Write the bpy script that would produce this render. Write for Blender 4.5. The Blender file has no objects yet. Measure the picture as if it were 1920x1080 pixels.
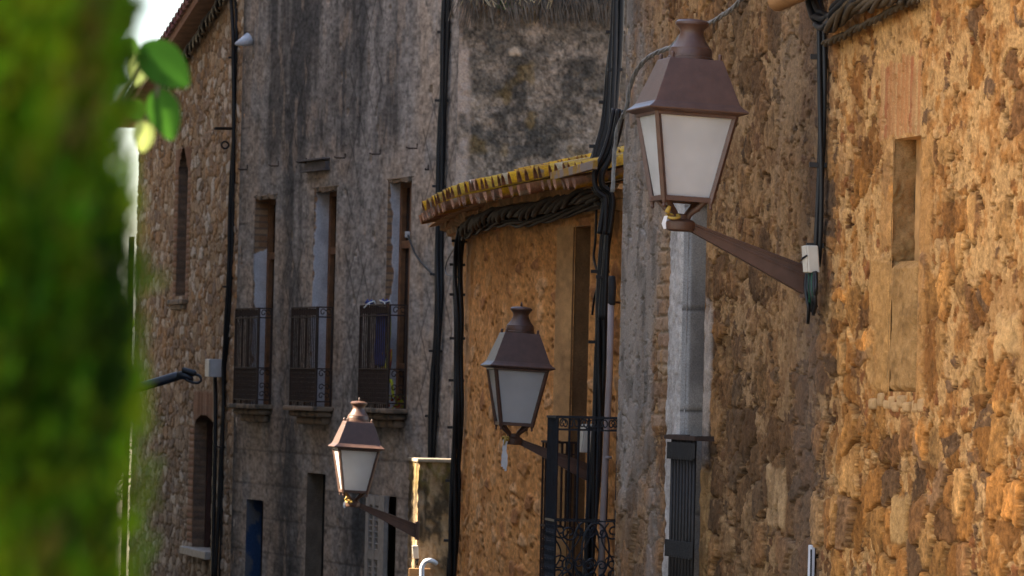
import bpy, bmesh, math, random
import numpy as np
from mathutils import Vector, Matrix, Quaternion
random.seed(7)
rng = np.random.default_rng(11)
SC = bpy.context.scene
COL = SC.collection
PI = math.pi
R = math.radians

# ------------------------------------------------------------------ camera
CAMZ, FPX, PITCH, ROLL = 2.0, 9134.0, 0.0200, 0.0235
_R0 = Vector((1, 0, 0)); _U0 = Vector((0, -math.sin(PITCH), math.cos(PITCH))); _F = Vector((0, math.cos(PITCH), math.sin(PITCH)))
CR = _R0 * math.cos(ROLL) + _U0 * math.sin(ROLL)
CU = -_R0 * math.sin(ROLL) + _U0 * math.cos(ROLL)
EYE = Vector((0, 0, CAMZ))
def ray(px, py):
    return (_F + CR * ((px - 960) / FPX) + CU * ((540 - py) / FPX)).normalized()
def at(px, py, Y):
    r = ray(px, py); return EYE + r * (Y / r.y)
cd = bpy.data.cameras.new('camera'); cam = bpy.data.objects.new('camera', cd); COL.objects.link(cam)
M = Matrix.Identity(4)
for i, v in enumerate((CR, CU, -_F)):
    for k in range(3): M[k][i] = v[k]
M.translation = EYE
cam.matrix_world = M
cd.sensor_width = 36; cd.lens = 36 * FPX / 1920; cd.clip_end = 3000; cd.clip_start = 0.2
cd.dof.use_dof = True; cd.dof.focus_distance = 26; cd.dof.aperture_fstop = cd.lens / 1000 / 0.0130
SC.camera = cam
def ground_z(y): return 0.6 - 0.078 * min(max(y, -10), 75)

# ------------------------------------------------------------------ noise
def hsh(ix, iy, seed):
    ix = ix.astype(np.int64); iy = iy.astype(np.int64)
    h = (ix * 374761393 + iy * 668265263 + seed * 974634353) & 0xFFFFFFFF
    h = ((h ^ (h >> 13)) * 1274126177) & 0xFFFFFFFF
    h = ((h ^ (h >> 16)) * 2246822519) & 0xFFFFFFFF
    h = h ^ (h >> 15)
    return (h & 0xFFFFFF) / float(0x1000000)
def vn(x, y, seed):
    x0 = np.floor(x); y0 = np.floor(y); fx = x - x0; fy = y - y0
    fx = fx * fx * fx * (fx * (fx * 6 - 15) + 10); fy = fy * fy * fy * (fy * (fy * 6 - 15) + 10)
    a = hsh(x0, y0, seed); b = hsh(x0 + 1, y0, seed); c = hsh(x0, y0 + 1, seed); d = hsh(x0 + 1, y0 + 1, seed)
    return (a + (b - a) * fx) * (1 - fy) + (c + (d - c) * fx) * fy
def fbm(x, y, seed, o=4, g=0.5):
    t = 0; a = 1; n = 0
    for i in range(o):
        t = t + a * (vn(x * 2 ** i + 17.3 * i, y * 2 ** i - 9.1 * i, seed + i) * 2 - 1); n += a; a *= g
    return t / n
def worley(x, y, seed, jit=0.95, sq=0.0):
    x0 = np.floor(x); y0 = np.floor(y)
    f1 = np.full(x.shape, 9.0); f2 = f1.copy(); ia = np.zeros(x.shape); ib = np.zeros(x.shape); ox = np.zeros(x.shape); oy = np.zeros(x.shape)
    for i in (-1, 0, 1):
        for j in (-1, 0, 1):
            cx = x0 + i; cy = y0 + j
            dx = cx + 0.5 + (hsh(cx, cy, seed) - 0.5) * jit - x; dy = cy + 0.5 + (hsh(cx, cy, seed + 1) - 0.5) * jit - y
            d = np.sqrt(dx * dx + dy * dy) * (1 - sq) + sq * np.maximum(np.abs(dx), np.abs(dy)) if sq else np.sqrt(dx * dx + dy * dy)
            m = d < f1
            f2 = np.where(m, f1, np.minimum(f2, d)); f1 = np.where(m, d, f1)
            ia = np.where(m, hsh(cx, cy, seed + 2), ia); ib = np.where(m, hsh(cx, cy, seed + 3), ib)
            ox = np.where(m, dx, ox); oy = np.where(m, dy, oy)
    return f1, f2, ia, ib, ox, oy
def sm(x, a, b):
    t = np.clip((x - a) / (b - a), 0, 1); return t * t * (3 - 2 * t)
def mixc(c, col, m): return c * (1 - m[..., None]) + np.array(col) * m[..., None]
def pal(r, cols):
    cols = np.array(cols); n = len(cols); i = np.clip((r * n).astype(int), 0, n - 1); return cols[i]

# ------------------------------------------------------------------ materials
def new_mat(name):
    m = bpy.data.materials.new(name); m.use_nodes = True
    nt = m.node_tree; b = nt.nodes['Principled BSDF']
    return m, nt, b
def mat(name, col, rough=0.6, metal=0.0, var=0.15, scale=8.0, bump=0.1, bscale=60.0, spec=0.4, col2=None, thr=None):
    m, nt, b = new_mat(name)
    tc = nt.nodes.new('ShaderNodeTexCoord')
    n1 = nt.nodes.new('ShaderNodeTexNoise'); n1.inputs['Scale'].default_value = scale; n1.inputs['Detail'].default_value = 6
    nt.links.new(tc.outputs['Object'], n1.inputs['Vector'])
    rmp = nt.nodes.new('ShaderNodeValToRGB')
    a, c = (0.3, 0.7) if thr is None else (thr - 0.06, thr + 0.06)
    rmp.color_ramp.elements[0].position = a; rmp.color_ramp.elements[1].position = c
    c2 = col2 or tuple(min(1, x * (1 + var)) for x in col); c1 = tuple(x * (1 - var) for x in col) if col2 is None else col
    rmp.color_ramp.elements[0].color = (*c1, 1); rmp.color_ramp.elements[1].color = (*c2, 1)
    nt.links.new(n1.outputs['Fac'], rmp.inputs['Fac']); nt.links.new(rmp.outputs['Color'], b.inputs['Base Color'])
    b.inputs['Roughness'].default_value = rough; b.inputs['Metallic'].default_value = metal; b.inputs['Specular IOR Level'].default_value = spec
    if bump:
        n2 = nt.nodes.new('ShaderNodeTexNoise'); n2.inputs['Scale'].default_value = bscale; n2.inputs['Detail'].default_value = 4
        nt.links.new(tc.outputs['Object'], n2.inputs['Vector'])
        bp = nt.nodes.new('ShaderNodeBump'); bp.inputs['Strength'].default_value = bump; bp.inputs['Distance'].default_value = 0.01
        nt.links.new(n2.outputs['Fac'], bp.inputs['Height']); nt.links.new(bp.outputs['Normal'], b.inputs['Normal'])
    return m
def attr_mat(name, rough=0.92, nscale=90.0, namt=0.25, bump=0.5, dist=0.006, spec=0.15, transl=0.0):
    m, nt, b = new_mat(name)
    at_ = nt.nodes.new('ShaderNodeAttribute'); at_.attribute_name = 'col'
    tc = nt.nodes.new('ShaderNodeTexCoord')
    n1 = nt.nodes.new('ShaderNodeTexNoise'); n1.inputs['Scale'].default_value = nscale; n1.inputs['Detail'].default_value = 5; n1.inputs['Roughness'].default_value = 0.65
    nt.links.new(tc.outputs['Object'], n1.inputs['Vector'])
    mr = nt.nodes.new('ShaderNodeMapRange'); mr.inputs['From Min'].default_value = 0.25; mr.inputs['From Max'].default_value = 0.75
    mr.inputs['To Min'].default_value = 1 - namt; mr.inputs['To Max'].default_value = 1 + namt
    nt.links.new(n1.outputs['Fac'], mr.inputs['Value'])
    vm = nt.nodes.new('ShaderNodeVectorMath'); vm.operation = 'SCALE'
    nt.links.new(at_.outputs['Color'], vm.inputs[0]); nt.links.new(mr.outputs['Result'], vm.inputs['Scale'])
    nt.links.new(vm.outputs['Vector'], b.inputs['Base Color'])
    b.inputs['Roughness'].default_value = rough; b.inputs['Specular IOR Level'].default_value = spec
    if bump:
        bp = nt.nodes.new('ShaderNodeBump'); bp.inputs['Strength'].default_value = bump; bp.inputs['Distance'].default_value = dist
        nt.links.new(n1.outputs['Fac'], bp.inputs['Height']); nt.links.new(bp.outputs['Normal'], b.inputs['Normal'])
    if transl:
        tr = nt.nodes.new('ShaderNodeBsdfTranslucent'); nt.links.new(vm.outputs['Vector'], tr.inputs['Color'])
        mx = nt.nodes.new('ShaderNodeMixShader'); mx.inputs['Fac'].default_value = transl
        out = nt.nodes['Material Output']
        nt.links.new(b.outputs['BSDF'], mx.inputs[1]); nt.links.new(tr.outputs['BSDF'], mx.inputs[2]); nt.links.new(mx.outputs['Shader'], out.inputs['Surface'])
    return m
def glass_mat():
    m, nt, b = new_mat('frosted_glass')
    b.inputs['Base Color'].default_value = (0.70, 0.72, 0.76, 1); b.inputs['Roughness'].default_value = 0.45
    tc = nt.nodes.new('ShaderNodeTexCoord'); n2 = nt.nodes.new('ShaderNodeTexNoise'); n2.inputs['Scale'].default_value = 220
    nt.links.new(tc.outputs['Object'], n2.inputs['Vector'])
    n3 = nt.nodes.new('ShaderNodeTexNoise'); n3.inputs['Scale'].default_value = 6; nt.links.new(tc.outputs['Object'], n3.inputs['Vector'])
    rp = nt.nodes.new('ShaderNodeValToRGB'); rp.color_ramp.elements[0].color = (0.58, 0.575, 0.56, 1); rp.color_ramp.elements[1].color = (0.78, 0.775, 0.76, 1)
    rp.color_ramp.elements[0].position = .25; rp.color_ramp.elements[1].position = .75
    nt.links.new(n3.outputs['Fac'], rp.inputs['Fac']); nt.links.new(rp.outputs['Color'], b.inputs['Base Color'])
    bp = nt.nodes.new('ShaderNodeBump'); bp.inputs['Strength'].default_value = 0.35; bp.inputs['Distance'].default_value = 0.004
    nt.links.new(n2.outputs['Fac'], bp.inputs['Height']); nt.links.new(bp.outputs['Normal'], b.inputs['Normal'])
    tr = nt.nodes.new('ShaderNodeBsdfTranslucent'); tr.inputs['Color'].default_value = (0.88, 0.87, 0.86, 1)
    mx = nt.nodes.new('ShaderNodeMixShader'); mx.inputs['Fac'].default_value = 0.45
    nt.links.new(b.outputs['BSDF'], mx.inputs[1]); nt.links.new(tr.outputs['BSDF'], mx.inputs[2])
    nt.links.new(mx.outputs['Shader'], nt.nodes['Material Output'].inputs['Surface'])
    return m
MT = dict(
    lamp=mat('brown_painted_iron', (0.092, 0.047, 0.032), 0.42, 0, .18, 18, .18, 220, .42),
    glass=glass_mat(),
    cable=mat('black_cable', (0.010, 0.010, 0.011), 0.5, 0, .3, 20, 0, spec=.35),
    cable_brown=mat('dusty_brown_cable', (0.055, 0.036, 0.018), 0.7, 0, .4, 25, 0),
    cable_grey=mat('grey_cable', (0.22, 0.21, 0.2), 0.45, 0, .4, 30, 0),
    iron=mat('dark_iron', (0.014, 0.011, 0.010), 0.6, 0, .4, 30, .1),
    rust=mat('rusty_iron', (0.032, 0.016, 0.010), 0.75, 0, .4, 25, .2),
    blueiron=mat('blue_black_iron', (0.008, 0.013, 0.021), 0.45, 0, .35, 20, .1),
    wood=mat('brown_wood', (0.17, 0.075, 0.03), 0.7, 0, .35, 12, .3, 80),
    beam=mat('old_timber', (0.30, 0.15, 0.055), 0.8, 0, .3, 6, .4, 70),
    darkglass=mat('dark_window_glass', (0.02, 0.02, 0.024), 0.12, 0, .2, 5, 0, spec=.5),
    greyglass=mat('dusty_window_glass', (0.20, 0.21, 0.24), 0.35, 0, .15, 5, 0),
    plasticbox=mat('cream_plastic', (0.55, 0.50, 0.42), 0.5, 0, .08, 20, 0),
    greybox=mat('grey_plastic', (0.42, 0.40, 0.39), 0.5, 0, .12, 12, 0),
    pipe=mat('grey_pipe', (0.30, 0.25, 0.24), 0.5, 0, .15, 6, .05),
    pipecap=mat('black_rubber', (0.02, 0.02, 0.022), 0.7, 0, .3, 20, .1),
    whitepipe=mat('white_pipe', (0.55, 0.56, 0.6), 0.4, 0, .1, 10, 0),
    shutter=mat('grey_paint_wood', (0.33, 0.29, 0.25), 0.7, 0, .2, 14, .2),
    dark=mat('dark_interior', (0.006, 0.006, 0.006), 0.9, 0, .2, 5, 0),
    moulding=mat('stained_stone_moulding', (0.22, 0.15, 0.095), 0.9, 0, col2=(0.07, 0.055, 0.04), thr=.55, scale=7, bump=.5),
    cornice=mat('orange_plaster_cornice', (0.46, 0.24, 0.085), 0.9, 0, .5, 7, .9, 30),
    plain=mat('plain_tan_plaster', (0.42, 0.30, 0.19), 0.95, 0, .15, 2, .3, 30),
    tile=attr_mat('clay_tile', .85, 60, .3, .5, .004),
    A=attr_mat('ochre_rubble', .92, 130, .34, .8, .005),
    B=attr_mat('orange_render', .92, 85, .25, .6, .006),
    C=attr_mat('grey_render', .92, 70, .28, .5, .005),
    D=attr_mat('coursed_rubble', .92, 45, .25, .6, .01),
    E=attr_mat('roughcast', .95, 50, .3, .7, .01),
    leaf=attr_mat('leaf', .75, 40, .15, 0, spec=.08, transl=.45),
    stem=mat('bark', (0.10, 0.07, 0.04), .9, 0, .3, 20, .4),
    asphalt=mat('asphalt', (0.05, 0.048, 0.045), .9, 0, .3, 3, .5, 60),
    earth=mat('dry_earth', (0.16, 0.13, 0.08), .95, 0, .3, .4, .3, 5),
    straw=mat('dry_straw', (0.28, 0.22, 0.13), .9, 0, .3, 20, 0),
    ribbon=mat('white_ribbon', (0.7, 0.68, 0.66), .7, 0, .1, 20, 0),
    yellow=mat('yellow_plastic', (0.42, 0.27, 0.05), .5, 0, .15, 20, 0),
    bluecloth=mat('blue_cloth', (0.025, 0.045, 0.19), .6, 0, .3, 10, .2),
    greyboard=mat('weathered_board', (0.10, 0.085, 0.08), .85, 0, .3, 12, .3),
)

# ------------------------------------------------------------------ object helpers
def empty(name, loc, label=None, cat=None, group=None, rz=0.0, kind=None):
    o = bpy.data.objects.new(name, None); COL.objects.link(o); o.location = loc; o.rotation_euler = (0, 0, rz); o.empty_display_size = .2
    tag(o, label, cat, group, kind); return o
def tag(o, label=None, cat=None, group=None, kind=None):
    for k, v in (('label', label), ('category', cat), ('group', group), ('kind', kind)):
        if v: o[k] = v
    return o
def root_loc(p):
    v = Vector((0, 0, 0))
    while p is not None:
        v = v + p.location; p = p.parent
    return v
class MB:
    def __init__(s): s.v = []; s.f = []; s.c = None
    def add(s, vs, fs, col=None):
        b = len(s.v); s.v += [tuple(v) for v in vs]; s.f += [tuple(i + b for i in f) for f in fs]
        if col is not None:
            if s.c is None: s.c = []
            s.c += col if isinstance(col, list) else [col] * len(vs)
        return s
    def box(s, o, ux, uy, uz):   # corner + three edge vectors
        o, ux, uy, uz = map(Vector, (o, ux, uy, uz))
        vs = [o, o + ux, o + ux + uy, o + uy, o + uz, o + ux + uz, o + ux + uy + uz, o + uy + uz]
        fs = [(0, 3, 2, 1), (4, 5, 6, 7), (0, 1, 5, 4), (1, 2, 6, 5), (2, 3, 7, 6), (3, 0, 4, 7)]
        if ux.cross(uy).dot(uz) < 0: fs = [f[::-1] for f in fs]
        return s.add(vs, fs)
    def bar(s, a, b, w, h=None, side=None):
        a, b = Vector(a), Vector(b); h = h or w; d = b - a
        sd = Vector(side) if side is not None else (Vector((0, 0, 1)) if abs(d.normalized().z) < .9 else Vector((1, 0, 0)))
        x = d.cross(sd).normalized(); y = x.cross(d).normalized()
        return s.box(a - x * w / 2 - y * h / 2, x * w, y * h, d)
    def tube(s, pts, r, n=7, cap=True):
        pts = [Vector(p) for p in pts]; m = len(pts); rs = r if isinstance(r, (list, tuple)) else [r] * m
        t0 = (pts[1] - pts[0]).normalized(); up = Vector((0, 0, 1)) if abs(t0.z) < .9 else Vector((1, 0, 0))
        x = t0.cross(up).normalized(); vs = []; fs = []
        for i in range(m):
            t = (pts[min(i + 1, m - 1)] - pts[max(i - 1, 0)]).normalized()
            x = (x - t * x.dot(t)).normalized(); y = t.cross(x)
            for k in range(n):
                a = 2 * PI * k / n; vs.append(pts[i] + (x * math.cos(a) + y * math.sin(a)) * rs[i])
        for i in range(m - 1):
            for k in range(n):
                k2 = (k + 1) % n; fs.append((i * n + k, i * n + k2, (i + 1) * n + k2, (i + 1) * n + k))
        if cap: fs.append(tuple(range(n))[::-1]); fs.append(tuple((m - 1) * n + k for k in range(n)))
        return s.add(vs, fs)
    def lathe(s, prof, c=(0, 0, 0), n=24):
        c = Vector(c); vs = []; fs = []
        for r, z in prof:
            for k in range(n):
                a = 2 * PI * k / n; vs.append(c + Vector((r * math.cos(a), r * math.sin(a), z)))
        for i in range(len(prof) - 1):
            for k in range(n):
                k2 = (k + 1) % n; fs.append((i * n + k, i * n + k2, (i + 1) * n + k2, (i + 1) * n + k))
        fs.append(tuple(range(n))[::-1]); fs.append(tuple((len(prof) - 1) * n + k for k in range(n)))
        return s.add(vs, fs)
    def build(s, name, m, parent=None, smooth=False, local=False, bevel=0.0, xf=None):
        me = bpy.data.meshes.new(name)
        off = Vector((0, 0, 0)) if local else root_loc(parent)
        vs = [tuple((xf @ Vector(v)) if xf is not None else Vector(v) - off) for v in s.v]
        me.from_pydata(vs, [], s.f); me.update()
        if s.c is not None:
            a = me.attributes.new('col', 'FLOAT_COLOR', 'POINT')
            a.data.foreach_set('color', np.array([(*c, 1.0) for c in s.c], dtype=np.float32).ravel())
        if smooth is True: me.polygons.foreach_set('use_smooth', [True] * len(me.polygons))
        elif smooth:
            me.polygons.foreach_set('use_smooth', [True] * len(me.polygons)); me.set_sharp_from_angle(angle=R(smooth))
        me.materials.append(m)
        o = bpy.data.objects.new(name, me); COL.objects.link(o)
        if parent is not None: o.parent = parent
        if bevel:
            b = o.modifiers.new('bevel', 'BEVEL'); b.width = bevel; b.segments = 2; b.limit_method = 'ANGLE'
        return o
def thing_mesh(mb, name, m, label, cat, group=None, smooth=False, bevel=0.0, loc=None, kind=None):
    loc = Vector(loc) if loc is not None else Vector(mb.v[0])
    o = mb.build(name, m, None, smooth, xf=Matrix.Translation(-loc), bevel=bevel); o.location = loc
    return tag(o, label, cat, group, kind)
def catmull(pts, k=6):
    pts = [Vector(p) for p in pts]; P = [pts[0] * 2 - pts[1]] + pts + [pts[-1] * 2 - pts[-2]]; out = []
    for i in range(1, len(P) - 2):
        a, b, c, d = P[i - 1:i + 3]
        for j in range(k):
            t = j / k
            out.append(.5 * ((2 * b) + (c - a) * t + (2 * a - 5 * b + 4 * c - d) * t * t + (3 * b - a - 3 * c + d) * t ** 3))
    out.append(pts[-1]); return out
def copy_tree(o, parent=None):
    c = o.copy(); COL.objects.link(c)
    if parent is not None: c.parent = parent
    for ch in list(o.children): copy_tree(ch, c)
    return c

# ------------------------------------------------------------------ walls in plan
class Wall:
    def __init__(s, p0, p1, bulge=0.0):
        s.p0 = Vector((p0[0], p0[1], 0)); d = Vector((p1[0], p1[1], 0)) - s.p0; s.L = d.length; s.d = d / s.L
        s.n = Vector((-s.d.y, s.d.x, 0)); s.b = bulge
    def g(s, t):
        u = np.clip(np.asarray(t) / s.L, 0, 1); return s.b * 4 * u * (1 - u)
    def pt(s, t, z, off=0.0): return s.p0 + s.d * t + s.n * (off + float(s.g(t))) + Vector((0, 0, z))
    def hit(s, px, py, off=0.0):
        r = ray(px, py); g = 0.0
        for _ in range(8):
            k = (s.p0 + s.n * (off + g) - EYE).dot(s.n) / r.dot(s.n); p = EYE + r * k; t = (p - s.p0).dot(s.d); g = float(s.g(t))
        return t, p.z
    def w(s, px, py, off=0.0):
        t, z = s.hit(px, py, off); return s.pt(t, z, off)
def planpt(px, Y):
    p = at(px, 725, Y); return (p.x, p.y)
WA = Wall(planpt(1920, 19.4), planpt(1160, 26.2))
WB = Wall(planpt(1150, 34.2), planpt(853, 42.5), 0.22)
WC = Wall(planpt(845, 46.0), planpt(440, 53.5))
WD = Wall(planpt(437, 53.75), planpt(250, 61.0))
_e = WC.p0 - WC.n * 3.2
WE = Wall((_e.x, _e.y), (WC.p0.x, WC.p0.y))     # end wall of the plastered house, faces the camera

def lines(*seg):    # (a, b, step) runs
    out = []
    for a, b, st in seg:
        n = max(1, int(round((b - a) / st))); out += list(np.linspace(a, b, n, endpoint=False))
    out.append(seg[-1][1]); return np.array(out)
def wall_mesh(name, W, sl, zl, fn, m, parent, holes=(), maskfn=None, cut=None):
    S, Z = np.meshgrid(sl, zl); H, C = fn(S, Z)
    for (a, b, c, d) in holes:
        dist = np.maximum(np.maximum(a - S, S - b), np.maximum(c - Z, Z - d)); H = H * sm(dist, 0.0, 0.05)
    G = W.g(S) + H
    X = W.p0.x + W.d.x * S + W.n.x * G; Y = W.p0.y + W.d.y * S + W.n.y * G
    off = root_loc(parent)
    V = np.stack([X - off.x, Y - off.y, Z - off.z], -1).reshape(-1, 3)
    nz, ns = S.shape
    idx = np.arange(nz * ns).reshape(nz, ns)
    Q = np.stack([idx[:-1, :-1], idx[1:, :-1], idx[1:, 1:], idx[:-1, 1:]], -1)
    keep = np.ones(Q.shape[:2], bool); sc = (S[:-1, :-1] + S[1:, 1:]) / 2; zc = (Z[:-1, :-1] + Z[1:, 1:]) / 2
    for (a, b, c, d) in holes: keep &= ~((sc > a) & (sc < b) & (zc > c) & (zc < d))
    if maskfn is not None: keep &= maskfn(sc, zc)
    Q = Q[keep].reshape(-1, 4)
    me = bpy.data.meshes.new(name); me.vertices.add(len(V)); me.vertices.foreach_set('co', V.astype(np.float32).ravel())
    nf = len(Q); me.loops.add(nf * 4); me.loops.foreach_set('vertex_index', Q.astype(np.int32).ravel())
    me.polygons.add(nf); me.polygons.foreach_set('loop_start', np.arange(0, nf * 4, 4, dtype=np.int32))
    me.polygons.foreach_set('loop_total', np.full(nf, 4, dtype=np.int32)) if False else None
    me.polygons.foreach_set('use_smooth', np.ones(nf, bool))
    me.update(calc_edges=True); me.validate()
    a = me.attributes.new('col', 'FLOAT_COLOR', 'POINT')
    cc = np.concatenate([np.clip(C, .003, .95), np.ones(C.shape[:2] + (1,))], -1).astype(np.float32)
    a.data.foreach_set('color', cc.ravel())
    me.materials.append(m)
    o = bpy.data.objects.new(name, me); COL.objects.link(o); o.parent = parent
    return o
def jamb(W, s1, z0, z1, depth, fn, m, parent, ds=.02, dz=.02, name='jamb', front=0.0):
    a = W.pt(s1, 0, -depth); b = W.pt(s1, 0, front); J = Wall((a.x, a.y), (b.x, b.y))
    return wall_mesh(name, J, lines((0, J.L, ds)), lines((z0, z1, dz)), fn, m, parent)
def rect_recess(W, s0, s1, z0, z1, depth, m, parent, back=None, near=True, top=True, name='reveal'):
    mb = MB(); P = W.pt
    if near: mb.add([P(s0, z0), P(s0, z1), P(s0, z1, -depth), P(s0, z0, -depth)], [(0, 1, 2, 3)])
    if top: mb.add([P(s0, z1), P(s1, z1), P(s1, z1, -depth), P(s0, z1, -depth)], [(0, 1, 2, 3)])
    mb.add([P(s0, z0), P(s0, z0, -depth), P(s1, z0, -depth), P(s1, z0)], [(0, 1, 2, 3)])
    mb.build(name, m, parent)
    if back: MB().add([P(s0, z0, -depth), P(s1, z0, -depth), P(s1, z1, -depth), P(s0, z1, -depth)], [(0, 1, 2, 3)]).build(back[0], back[1], parent)
def body(W, s0, s1, ztop, depth, parent, roofrise=1.0, name='side_wall', endskip=False, over=.25, roofmat=None):
    zb = ground_z(W.pt(s1, 0).y) - .6; mb = MB(); P = W.pt
    a, b, c, d = (P(s0, 0, 0), P(s1, 0, 0), P(s1, 0, -depth), P(s0, 0, -depth)); hz = lambda p, z: Vector((p.x, p.y, z))
    quads = [(b, c), (c, d)] + ([] if endskip else [(d, a)])
    for p, q in quads: mb.add([hz(p, zb), hz(q, zb), hz(q, ztop), hz(p, ztop)], [(0, 1, 2, 3)])
    mb.build(name, MT['plain'], parent)
    if roofrise is not None:
        r = MB(); n = 14
        st = (s1 - s0 + 2 * over) / (n * 6)
        for half in (0, 1):     # corrugated clay slopes
            vs = []; fs = []
            for i in range(n * 6 + 1):
                t = s0 - over + st * i; w = .04 * math.sin(i * 2 * PI / 4)
                o0, o1 = (over, -depth / 2) if half == 0 else (-depth - over, -depth / 2)
                vs += [P(t, ztop + .02 + w, o0), P(t, ztop + roofrise + w, o1), P(t, ztop - .08 + w, o0), P(t, ztop + roofrise - .1 + w, o1)]
            for i in range(n * 6):
                b0 = i * 4; fs += [(b0, b0 + 4, b0 + 5, b0 + 1), (b0 + 2, b0 + 3, b0 + 7, b0 + 6), (b0, b0 + 2, b0 + 6, b0 + 4)]
            r.add(vs, fs, [(.30, .15, .08)] * len(vs))
        r.build('roof', MT['tile'], parent, True)

# ------------------------------------------------------------------ masonry textures
def tex_A(S, Z):
    # g : 0 = ochre house (near), 1 = greyer rubble house
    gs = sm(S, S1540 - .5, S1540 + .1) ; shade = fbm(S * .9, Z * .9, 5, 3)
    wx = S + .07 * fbm(S * 7, Z * 7, 21, 5, .65) ; wz = Z + .055 * fbm(S * 7 + 9, Z * 7, 31, 5, .65)
    expo = np.clip(.74 - .44 * sm(Z, 1.5, 2.5) + .40 * fbm(S * .8, Z * .8, 41, 3), .12, .84)   # exposed stone share
    expo = np.clip(expo + .04 * gs, .1, .74)
    f1, f2, r1, q1, ox, oy = worley(wx / .215, wz / .19, 101, .95, .45); e1 = f2 - f1
    g1, g2, r2, q2, px_, py_ = worley(wx / .068, wz / .066, 201, .95, .5); e2 = g2 - g1
    k1, k2, r3, q3, _, _ = worley(wx / .036 , wz / .042, 301); e3 = k2 - k1
    big = (r1 < expo); en = e1 + .10 * fbm(S * 22, Z * 22, 51, 3)
    m1 = sm(en, .045, .085) * big
    reg = big & (en > .04)
    sml = (r2 < expo * .9 + .10) & ~reg; en2 = e2 + .12 * fbm(S * 40, Z * 40, 61, 2)
    m2 = sm(en2, .08, .14) * sml
    h1, h2, r5, q5, _, _ = worley(wx / .13 + .3 * fbm(S * 20, Z * 20, 321, 3), wz / .15, 311)
    fine = fbm(S * 30, Z * 30, 71, 4); mid = fbm(S * 9, Z * 9, 81, 4)
    grit = fbm(S * 75, Z * 75, 72, 3)
    lowz = 1 - sm(Z, 1.2, 2.3)
    H = .0035 * mid + .0030 * fine + .0035 * grit
    H = H + m1 * (-.004 + (.014 + .012 * lowz) * q1 + .022 * (ox * (q1 - .5) + oy * .6 * (r1 - .3)) + .003 * sm(en, .05, .5))
    H = H + m2 * (-.001 + .008 * q2)
    gap = np.exp(-(en / .055) ** 2) * big * sm(vn(S * 8, Z * 8, 91), .15, .5); H = H - .030 * gap
    gap2 = np.exp(-(en2 / .085) ** 2) * sml * sm(vn(S * 11, Z * 11, 92), .4, .75); H = H - .012 * gap2
    pit = (r3 < .15) * (1 - sm(k1 + .25 * fbm(S * 60, Z * 60, 95, 2), .26, .37)) * (1 - m1 * .7)
    cav = (r5 < .13) * (1 - sm(h1 + .22 * fbm(S * 34, Z * 34, 96, 3), .14, .22)) * (1 - m1 * .6)
    pit = np.maximum(pit, cav); H = H - .026 * pit
    mort = np.zeros(S.shape + (3,)) + np.array((.56, .375, .18)); mort = mixc(mort, (.38, .20, .07), sm(mid + .4 * fbm(S * 2.6, Z * 2.2, 82, 3), -.05, .4)); mort = mixc(mort, (.56, .38, .19), sm(fine, .15, .5) * .5)
    c1 = pal(r1 / np.maximum(expo, .05), [(.40, .22, .075), (.31, .155, .05), (.46, .28, .115), (.26, .14, .06), (.37, .185, .055), (.20, .125, .07), (.43, .215, .065)])
    c2 = pal(q2, [(.31, .15, .05), (.44, .26, .11), (.23, .125, .055), (.27, .12, .05), (.40, .21, .07), (.52, .35, .18), (.19, .12, .07), (.33, .18, .07)])
    c1 = c1 * ((.70 + .75 * q1 * q1) * (1 + .28 * (fine + mid)))[..., None]; c2 = c2 * (1 + .2 * fine)[..., None]
    C = mort * (1 - m1[..., None]) + c1 * m1[..., None]; C = C * (1 - m2[..., None]) + c2 * m2[..., None]
    C = C * np.clip(1.0 + .50 * grit + .25 * fine + .20 * mid, .35, 1.8)[..., None]; C = mixc(C, (.22, .10, .03), sm(fbm(S * 4.5, Z * 2.2, 73, 4), .15, .5) * .4)
    C = mixc(C, (.58, .38, .18), (q3 > .95) * sm(e3, .15, .4) * .6 * (1 - pit))
    C = mixc(C, (.06, .028, .011), np.clip(gap * .8 + gap2 * .55 + pit * .9, 0, .93))
    # far house greyed by weathering, with its weaker light painted in too
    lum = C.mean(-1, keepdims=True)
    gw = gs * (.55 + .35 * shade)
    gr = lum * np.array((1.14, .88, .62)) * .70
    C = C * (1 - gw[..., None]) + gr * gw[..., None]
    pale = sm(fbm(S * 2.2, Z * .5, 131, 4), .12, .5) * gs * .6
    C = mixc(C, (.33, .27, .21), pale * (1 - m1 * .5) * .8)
    C = C * (np.array((.83, .68, .52)) * (1 - gs[..., None]) + np.array((.72, .60, .475)) * gs[..., None])  # warmer brighter light near, dimmer light far, carried in the stone colour
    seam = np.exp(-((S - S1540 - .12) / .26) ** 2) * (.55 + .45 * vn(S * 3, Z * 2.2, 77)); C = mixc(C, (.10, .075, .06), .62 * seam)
    cor = sm(S, SA_end - 1.25, SA_end - .55) ; cw = cor * sm(fbm(S * 3, Z * 1.0, 141, 4), -.5, .3)   # grey render at the corner
    C = mixc(C, (.30, .275, .25), cw * .75); C = mixc(C, (.12, .105, .09), cw * sm(fbm(S * 9, Z * 5, 151, 4), .1, .5) * .8)
    H = H * (1 - .5 * cw)
    st = sm(fbm(S * 1.6, Z * .7, 161, 4), .2, .6); C = C * (1 - .38 * st)[..., None]
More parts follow.
